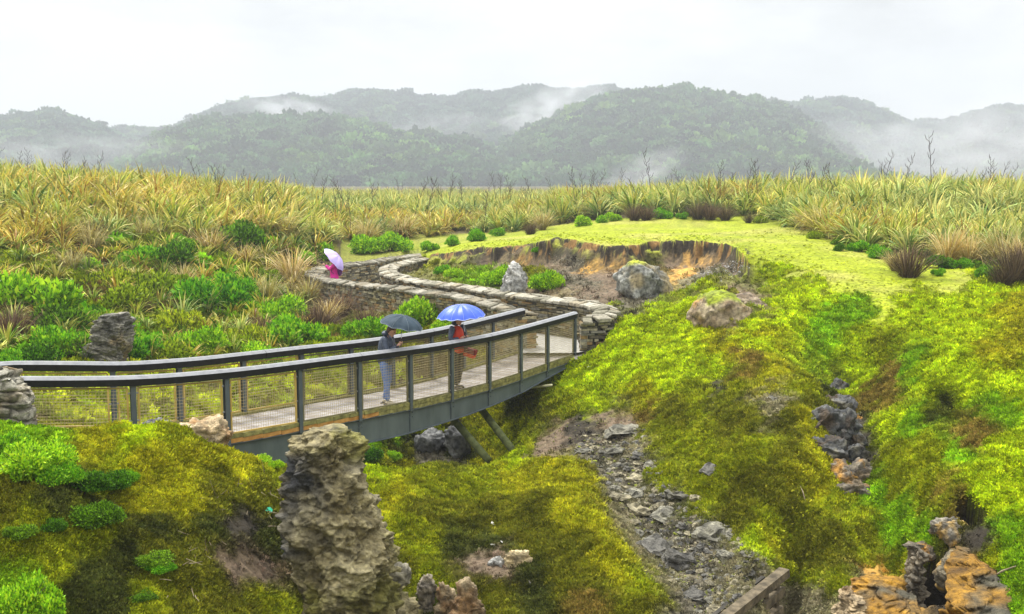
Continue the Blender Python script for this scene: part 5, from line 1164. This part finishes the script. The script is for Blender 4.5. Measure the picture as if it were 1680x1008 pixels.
def person(label, loc, rz, J, mats, head_tilt=0., hair=(.05, .03, .02), jl=.80, flare=0.):
    root = empty('person', loc, rz); tag(root, label, 'person')
    V = Vector; hc = V(J['head'])
    def headfn(p, u):
        x, y, z = p
        if u.z < -.25: x *= 1+.12*u.x; y *= .86+.1*(1+u.z)          # jaw narrower than the skull
        if u.x < 0: x *= 1.12
        return V((x, y, z))
    Rm = Matrix.Rotation(head_tilt, 3, 'Y')
    hd = [ball((0, 0, 0), (.088, .074, .115), 24, headfn), ball((.092, 0, -.012), (.020, .013, .024), 10), ball((.078, 0, -.055), (.022, .024, .010), 10), ball((0, .074, -.008), (.018, .010, .030), 10), ball((0, -.074, -.008), (.018, .010, .030), 10), ball((.072, 0, -.088), (.022, .026, .018), 10)]
    for m in hd:
        for v in m.vertices: v.co = Rm@v.co+hc
    neck = J['neck']; hip = J['pelvis']
    lim = []
    for s in ('l', 'r'):
        lim.append([(neck, .055), (J['sh'+s], .055), (J['el'+s], .042), (J['wr'+s], .028)])
        lim.append([(hip, .10), (J['hp'+s], .085), (J['kn'+s], .055), (J['an'+s], .038)])
    body = [chain([[(hip, .10), (J['waist'], .10), (J['chest'], .12), (neck, .055), (tuple(hc-V((.01, 0, .07))), .05)]]+lim, 1)]+hd
    for s, sg in (('l', 1), ('r', -1)):
        w_ = V(J['wr'+s]); e_ = V(J['el'+s]); d = (w_-e_).normalized(); gr = V(J.get('grip'+s, tuple(w_+d*.1)))
        d = (gr-w_).normalized(); side = d.cross(V((0, 0, 1)));  side = (side.normalized() if side.length > .1 else V((0, 1, 0)))*sg; nrm = d.cross(side).normalized()
        palm = w_+d*.075; body.append(chain([[(tuple(w_), .022), (tuple(w_+d*.04), (.034, .018)), (tuple(palm), (.038, .016))]], 1))
        for k, (off, ln) in enumerate(((-.030, .070), (-.010, .080), (.010, .074), (.029, .058))):
            b0 = w_+d*.07+side*off; b1 = b0+d*ln*.42; b2 = b1+(d*.35+nrm*.8*sg).normalized()*ln*.35; b3 = b2+(-d*.5+nrm*.7*sg).normalized()*ln*.3
            body.append(chain([[(tuple(b0), .010), (tuple(b1), .0095), (tuple(b2), .009), (tuple(b3), .008)]], 1))
        t0 = w_+d*.03-side*.026; t1 = t0-side*.028+d*.03+nrm*sg*.012; t2 = t1+d*.025+nrm*sg*.022; body.append(chain([[(tuple(t0), .012), (tuple(t1), .011), (tuple(t2), .009)]], 1))
    join(body, 'body', SKIN, root, .0075)
    eyes = []
    for sg in (1, -1): eyes.append(ball(tuple(hc+Rm@V((.078, sg*.030, .014))), (.010, .012, .008), 10))
    join(eyes, 'eyes', noise_mat('eye', (.02, .015, .01), (.04, .03, .02), 3, .2, .5, 0), root)
    hm_ = ball((0, 0, 0), (.100, .088, .125), 24, lambda p, u: V((min(p.x, .045+.02*u.z) if u.z < .62 else p.x, p.y, max(p.z, -.075) if u.x < .1 else max(p.z, .03))))
    for v in hm_.vertices: v.co = Rm@(v.co+V((-.010, 0, .012)))+hc
    join([hm_], 'hair', noise_mat('hair', hair, tuple(c*1.8 for c in hair), 20, .5, .3, .4, 60), root)
    # jacket: torso with hem, sleeves, collar
    jz = Vector(hip)+V((0, 0, jl-hip[2]))
    tor = [(neck, (.075, .085)), (J['chest'], (.15, .19)), (J['waist'], (.145, .165)), (tuple(Vector(hip)*.999), (.155, .17)), (tuple(jz+V((flare*.5, 0, 0))), (.165+abs(flare)*.3, .165))]
    torso = chain([tor], 2); slv = []
    for s in ('l', 'r'): slv.append(chain([[(tuple(V(J['sh'+s])*.8+V(neck)*.2), .075), (J['sh'+s], .078), (J['el'+s], .062), (tuple(V(J['wr'+s])*.93+V(J['el'+s])*.07), .046)]], 2))
    if mats.get('sleeve'):
        join([torso], 'jacket', mats['jacket'], root, .011); join(slv, 'sleeves', mats['sleeve'], root, .011)
    else: join([torso]+slv, 'jacket', mats['jacket'], root, .011)
    hood = ball(tuple(V(neck)+V((-.05, 0, .03))), (.085, .10, .055), 16); join([hood], 'hood', mats.get('sleeve') or mats['jacket'], root)
    tr = []
    for s in ('l', 'r'): tr.append(chain([[(hip, (.12, .12)), (J['hp'+s], (.108, .10)), (J['kn'+s], (.070, .066)), (J['an'+s], (.052, .05))]], 2))
    join(tr, 'trousers', mats['trousers'], root, .010)
    for s in ('l', 'r'):
        a = V(J['an'+s]); f = V(J.get('toe'+s, (a.x+.17, a.y, .035)))
        sh_ = chain([[(tuple(a+V((0, 0, -.01))), .046), (tuple(V((a.x-.03, a.y, .045))), (.042, .04)), (tuple(V((a.x+.07, a.y, .045))), (.044, .038)), (tuple(f), (.038, .03))]], 2)
        o = join([sh_], 'shoe', mats['shoe'], root); 
        mb = MB(); mb.box(a.x-.075, a.x+.19, a.y-.042, a.y+.042, .0, .022); mb.build('sole', mats['sole'], o)
    return root
def umbrella(label, center, axis, R_, depth_, nrib, cmat, under, grip, ribm, shaftm, seed=0, edge=None):
    """center: centre of the rim circle, axis: direction of the ferrule"""
    root = empty('umbrella', grip); tag(root, label, 'umbrella'); ax = Vector(axis).normalized(); q = ax.to_track_quat('Z', 'Y').to_matrix()
    c0 = Vector(center)-Vector(grip)
    W = lambda p: q@Vector(p)+c0
    def prof_(u, a, lift=0.):      # u 0 at apex .. 1 at rim; panels belly between the ribs
        k = a/(2*math.pi)*nrib; fr = abs((k % 1)-.5)*2        # 1 at rib
        r = R_*math.sin(u*1.25)/math.sin(1.25)*(1-.045*(1-fr)*u); z = depth_*(math.cos(u*1.25)-math.cos(1.25))/(1-math.cos(1.25))
        z += -.02*(1-fr)*math.sin(u*math.pi)*1.0+(.022*(1-fr) if u > .97 else 0)
        return (r*math.cos(a), r*math.sin(a), z+lift)
    for nm, lift, mt, flip in (('canopy', .003, cmat, 0), ('canopy_lining', -.003, under, 1)):
        mb = MB(); na = nrib*8; nu = 12; vs = [W((0, 0, prof_(0, 0)[2]+lift))]
        for i in range(1, nu+1):
            for k in range(na): vs.append(W(prof_(i/nu, 2*math.pi*k/na, lift)))
        fs = [(0, 1+k, 1+(k+1) % na) for k in range(na)]
        for i in range(nu-1):
            for k in range(na): a = 1+i*na+k; b = 1+i*na+(k+1) % na; fs.append((a, a+na, b+na, b))
        mb.add(vs, fs if not flip else [f[::-1] for f in fs]); co = mb.build(nm, mt, root, False)
        if nm == 'canopy':
            for p in co.data.polygons: p.use_smooth = True
            # seams along the ribs and hem
            sb = MB()
            for k in range(nrib): a = 2*math.pi*k/nrib; sb.tube([W(prof_(u/8, a, .004)) for u in range(0, 9)], .0022, 4)
            sb.build('seams', edge or cmat, co)
            if edge:
                eb = MB(); eb.tube([W(prof_(1, 2*math.pi*k/96, -.004)) for k in range(97)], .008, 5); eb.build('hem', edge, co)
    for k in range(nrib):
        a = 2*math.pi*k/nrib; mb = MB(); mb.tube([W(prof_(u/6, a, -.010)) for u in range(0, 7)]+[W((R_*1.02*math.cos(a), R_*1.02*math.sin(a), -.012))], .0028, 4); mb.tube([W(prof_(.5, a, -.012)), W((0, 0, depth_*.30))], .0025, 4); mb.build('rib', ribm, root)
    mb = MB(); mb.tube([Vector((0, 0, 0)), W((0, 0, depth_*.3)), W((0, 0, depth_+.005))], .006, 8); mb.tube([W((0, 0, depth_)), W((0, 0, depth_+.05))], [.007, .003], 6); mb.build('shaft', shaftm, root)
    d = W((0, 0, depth_)).normalized(); mb = MB(); mb.tube([-d*.11, -d*.10, d*.05], [.010, .015, .013], 10); mb.build('handle', noise_mat('umbrella_handle', (.03, .02, .015), (.06, .04, .03), 4, .4), root, True)
    return root
J0 = dict(pelvis=(0,0,.90), waist=(0,0,1.05), chest=(.01,0,1.25), neck=(.015,0,1.42), head=(.04,0,1.545), shl=(.01,.165,1.36), shr=(.01,-.165,1.36), ell=(.06,.20,1.10), elr=(.06,-.20,1.10), wrl=(.22,.08,1.22), wrr=(.22,-.08,1.22),
          hpl=(0,.085,.86), hpr=(0,-.085,.86), knl=(.02,.095,.47), knr=(.02,-.095,.47), anl=(0,.10,.085), anr=(0,-.10,.085))
navy = noise_mat('navy_quilted_nylon', (.022, .034, .062), (.055, .075, .115), 8, .32, .5, .9, 26, stretch=(1, 1, 2.5), c3=(.10, .13, .18))
jeans = noise_mat('blue_denim', (.08, .15, .36), (.17, .27, .55), 14, .85, .15, .4, 90, c3=(.2, .28, .5)); darkt = noise_mat('dark_trousers', (.03, .03, .032), (.06, .058, .06), 8, .8, .15, .3, 60)
red = noise_mat('red_jacket', (.55, .035, .015), (.75, .07, .02), 6, .5, .3, .6, 22); pink = noise_mat('magenta_coat', (.62, .01, .25), (.78, .02, .36), 6, .5, .3, .4, 22); purp = noise_mat('purple_bag', (.08, .01, .10), (.16, .02, .18), 6, .5, .3, .3, 22)
tanshoe = noise_mat('tan_shoe', (.30, .26, .18), (.45, .4, .3), 12, .7); blk = noise_mat('black_rubber', (.015, .015, .015), (.03, .03, .03), 8, .7); dsh = noise_mat('dark_shoe', (.02, .02, .022), (.045, .045, .05), 8, .6)
metal = noise_mat('rib_metal', (.35, .35, .36), (.5, .5, .5), 8, .3, .5, 0, metallic=.8)
deckz = lambda p: None
def deck_point(px, py):
    """where the ray through an image point meets the deck"""
    D = 16.0
    while D < 30:
        p = P(px, py, D); i = nearest(rail, Vector((p.x, p.y, rail[10].z))); i = min(range(len(rail)), key=lambda j: (rail[j].x-p.x)**2+(rail[j].y-p.y)**2)
        if p.z < rail[i].z-1.168: return p
        D += .02
    return p
g1 = deck_point(633, 664); J = dict(J0)
J.update(chest=(.03,0,1.26), neck=(.07,0,1.41), head=(.145,0,1.50), shl=(.05,.165,1.345), shr=(.05,-.165,1.345), ell=(.13,.17,1.07), elr=(.11,-.19,1.08), wrl=(.27,.02,1.21), wrr=(.27,-.06,1.20), gripl=(.33,.0,1.29), gripr=(.33,-.02,1.26), knl=(.03,.09,.47), knr=(.05,-.08,.47), anl=(-.06,.085,.085), anr=(.07,-.085,.085))
person('person in navy quilted jacket and blue jeans bending under a grey umbrella', g1, R(-14), J, dict(jacket=navy, trousers=jeans, shoe=tanshoe, sole=blk), .62, (.045, .025, .015), .78)
L2W = lambda g, rz, p: g+Matrix.Rotation(rz, 3, 'Z')@Vector(p)
gp = L2W(g1, R(-14), (.345, -.01, 1.30))
gcan = noise_mat('slate_umbrella', (.024, .040, .055), (.04, .062, .082), 3, .7, .12, .15, 12); gund = noise_mat('black_lining', (.008, .009, .011), (.016, .017, .02), 4, .6)
umbrella('compact slate grey umbrella held low over the person in jeans', g1+Vector((.33, .02, 1.60)), (.22, -.08, 1), .43, .20, 8, gcan, gund, gp, metal, metal, edge=noise_mat('slate_seam', (.12, .15, .17), (.2, .24, .26), 4, .4))
g2 = deck_point(750, 638); J = dict(J0)
J.update(ell=(.04,.25,1.10), elr=(.02,-.25,1.10), wrl=(.20,.06,1.16), wrr=(.20,-.12,1.15), gripl=(.26,.02,1.20), gripr=(.26,-.06,1.20), head=(.05,0,1.53), anl=(-.05,.09,.085), anr=(.05,-.09,.085))
person('person in a red jacket with navy sleeves and dark trousers under the blue umbrella', g2, R(-38), J, dict(jacket=red, sleeve=navy, trousers=darkt, shoe=dsh, sole=blk), .25, (.03, .02, .015), .76, .05)
bag = empty('shoulder_bag', L2W(g2, R(-38), (.16, .16, .80)), R(-30)); tag(bag, 'red and dark shoulder bag hanging in front of the person in the red jacket', 'bag')
mb = MB(); mb.frame_box(Vector((.06, 0, 0)), Vector((.15, 0, -.03)), Vector((0, .05, 0)), Vector((.03, 0, .10)), None, .006); bo = mb.build('bag_body', red, bag); bvm = bo.modifiers.new('b', 'BEVEL'); bvm.width = .03; bvm.segments = 3
mb = MB(); mb.frame_box(Vector((.075, -.0, .045)), Vector((.153, 0, -.03)), Vector((0, .055, 0)), Vector((.012, 0, .055)), None, .004); mb.build('flap', noise_mat('dark_red', (.12, .02, .02), (.2, .03, .03), 8, .6), bag)
mb = MB(); mb.tube([(-.08, 0, .1), (-.14, -.06, .35), (-.16, -.14, .58)], .012, 6); mb.build('strap', blk, bag)
bcan = noise_mat('blue_umbrella', (.022, .075, .50), (.035, .10, .58), 2.5, .45, .4, .15, 12); bund = noise_mat('navy_lining', (.02, .04, .2), (.03, .06, .25), 4, .6); white = noise_mat('white_hem', (.30, .36, .62), (.42, .48, .72), 4, .5)
gp = L2W(g2, R(-38), (.27, -.03, 1.24))
umbrella('large royal blue umbrella with a pale scalloped hem over the person in red', g2+Vector((.10, -.05, 1.60)), (-.05, -.04, 1), .53, .27, 12, bcan, bund, gp, metal, metal, edge=white)
x3 = P(549, 470, 40.3); g3 = Vector((x3.x, 40.3, .03)); J = dict(J0)
J.update(ell=(.16,.16,1.20), elr=(.15,-.17,1.20), wrl=(.33,.06,1.36), wrr=(.33,-.06,1.36), gripl=(.40,.03,1.42), gripr=(.40,-.03,1.42), head=(.05,0,1.53))
person('person in magenta coat holding a camera behind the hairpin wall', g3, R(184), J, dict(jacket=pink, trousers=darkt, shoe=dsh, sole=blk), .1, (.03, .02, .015), .62)
bp_ = empty('backpack', L2W(g3, R(184), (-.20, 0, 1.12)), R(184)); tag(bp_, 'dark purple backpack on the person in magenta', 'backpack')
join([ball((0, 0, .05), (.10, .16, .22), 16)], 'bag_body', purp, bp_); mb = MB()
for sg in (1, -1): mb.tube([(0, sg*.10, .22), (.14, sg*.12, .27), (.28, sg*.13, .18), (.30, sg*.12, .0), (.2, sg*.15, -.08)], .014, 6)
mb.build('straps', purp, bp_)
camo = empty('camera', L2W(g3, R(184), (.44, 0, 1.45)), R(184)); tag(camo, 'small dark camera held up by the person in magenta', 'camera'); mb = MB(); mb.box(-.02, .02, -.055, .055, -.03, .035); mb.build('camera_body', blk, camo); mb = MB(); mb.tube([(.02, 0, 0), (.06, 0, 0)], .025, 12); mb.build('lens', dsh, camo)
lcan = noise_mat('lavender_umbrella', (.42, .33, .70), (.52, .42, .78), 3, .5, .3, .1, 12); lund = noise_mat('lavender_lining', (.35, .28, .5), (.4, .33, .55), 4, .6)
umbrella('pale lavender umbrella tilted back over the person in magenta', P(547, 427, 40.15), (.74, -.05, .62), .52, .26, 8, lcan, lund, L2W(g3, R(184), (.05, -.2, 1.25)), metal, metal)

# ------------------------------------------------------------------ air: haze over everything, mist on the hills
def vol_mat(name, dens_, color, noise=None):
    m = bpy.data.materials.new(name); m.use_nodes = True; nt = m.node_tree; nt.nodes.clear(); o = N(nt, 'ShaderNodeOutputMaterial'); v = N(nt, 'ShaderNodeVolumePrincipled')
    v.inputs['Color'].default_value = (*color, 1); v.inputs['Density'].default_value = dens_; v.inputs['Anisotropy'].default_value = 0.1; nt.links.new(v.outputs[0], o.inputs['Volume'])
    if noise:
        tc = N(nt, 'ShaderNodeTexCoord'); mp = N(nt, 'ShaderNodeMapping'); mp.inputs['Scale'].default_value = noise[1]; nt.links.new(tc.outputs['Object'], mp.inputs[0])
        n = N(nt, 'ShaderNodeTexNoise'); n.inputs['Scale'].default_value = noise[0]; n.inputs['Detail'].default_value = 4; n.inputs['Distortion'].default_value = .8; nt.links.new(mp.outputs[0], n.inputs[0])
        ln = N(nt, 'ShaderNodeVectorMath', operation='LENGTH'); nt.links.new(tc.outputs['Object'], ln.inputs[0])
        fr = N(nt, 'ShaderNodeMapRange'); fr.inputs['From Min'].default_value = .35; fr.inputs['From Max'].default_value = .98; fr.inputs['To Min'].default_value = 1; fr.inputs['To Max'].default_value = 0; fr.interpolation_type = 'SMOOTHSTEP'; nt.links.new(ln.outputs['Value'], fr.inputs[0])
        nr_ = N(nt, 'ShaderNodeMapRange'); nr_.inputs['From Min'].default_value = .40; nr_.inputs['From Max'].default_value = .72; nt.links.new(n.outputs[0], nr_.inputs[0])
        mu = N(nt, 'ShaderNodeMath', operation='MULTIPLY'); nt.links.new(fr.outputs[0], mu.inputs[0]); nt.links.new(nr_.outputs[0], mu.inputs[1])
        m2 = N(nt, 'ShaderNodeMath', operation='MULTIPLY'); nt.links.new(mu.outputs[0], m2.inputs[0]); m2.inputs[1].default_value = dens_; nt.links.new(m2.outputs[0], v.inputs['Density'])
    return m
mb = MB(); mb.box(-2600, 2600, -30, 2640, float(ZZ.min())-1, 230); ho = mb.build('haze', vol_mat('haze_air', HAZE, (.63, .67, .735)), None); tag(ho, 'thin rainy haze filling the air', 'haze', kind='stuff')
for i, (px, py, wp, hp_, D, dp, dn, rot_, lb) in enumerate([(890,185,260,90,500,60,.016,.35,'bank of mist drifting up the centre of the ridge'),(470,178,190,44,510,50,.014,-.1,'wisp of mist on the left shoulder of the central ridge'),(1050,285,190,80,320,30,.015,.4,'low wisp of mist rising from the forest foot'),(1600,235,640,190,380,60,.011,0,'broad bank of mist over the right hills'),(100,250,560,90,350,40,.005,0,'thin mist over the left hill'),(700,210,300,60,450,30,.006,.1,'thin veil of mist in front of the central valley')]):
    bm = bmesh.new(); bmesh.ops.create_icosphere(bm, subdivisions=3, radius=1); me = bpy.data.meshes.new('mist'); bm.to_mesh(me); bm.free()
    D = D*2; dp = dp*2; s = D/1800; me.materials.append(vol_mat('mist_air_%d' % i, dn, (.93, .94, .97), (1.6, (1.0*wp/hp_*.45, 1, .9)))); o = link('mist', me); o.location = P(px, py, D); o.scale = (wp/2*s, dp, hp_/2*s); o.rotation_euler = (0, -rot_, 0)
    tag(o, lb, 'mist', kind='stuff')
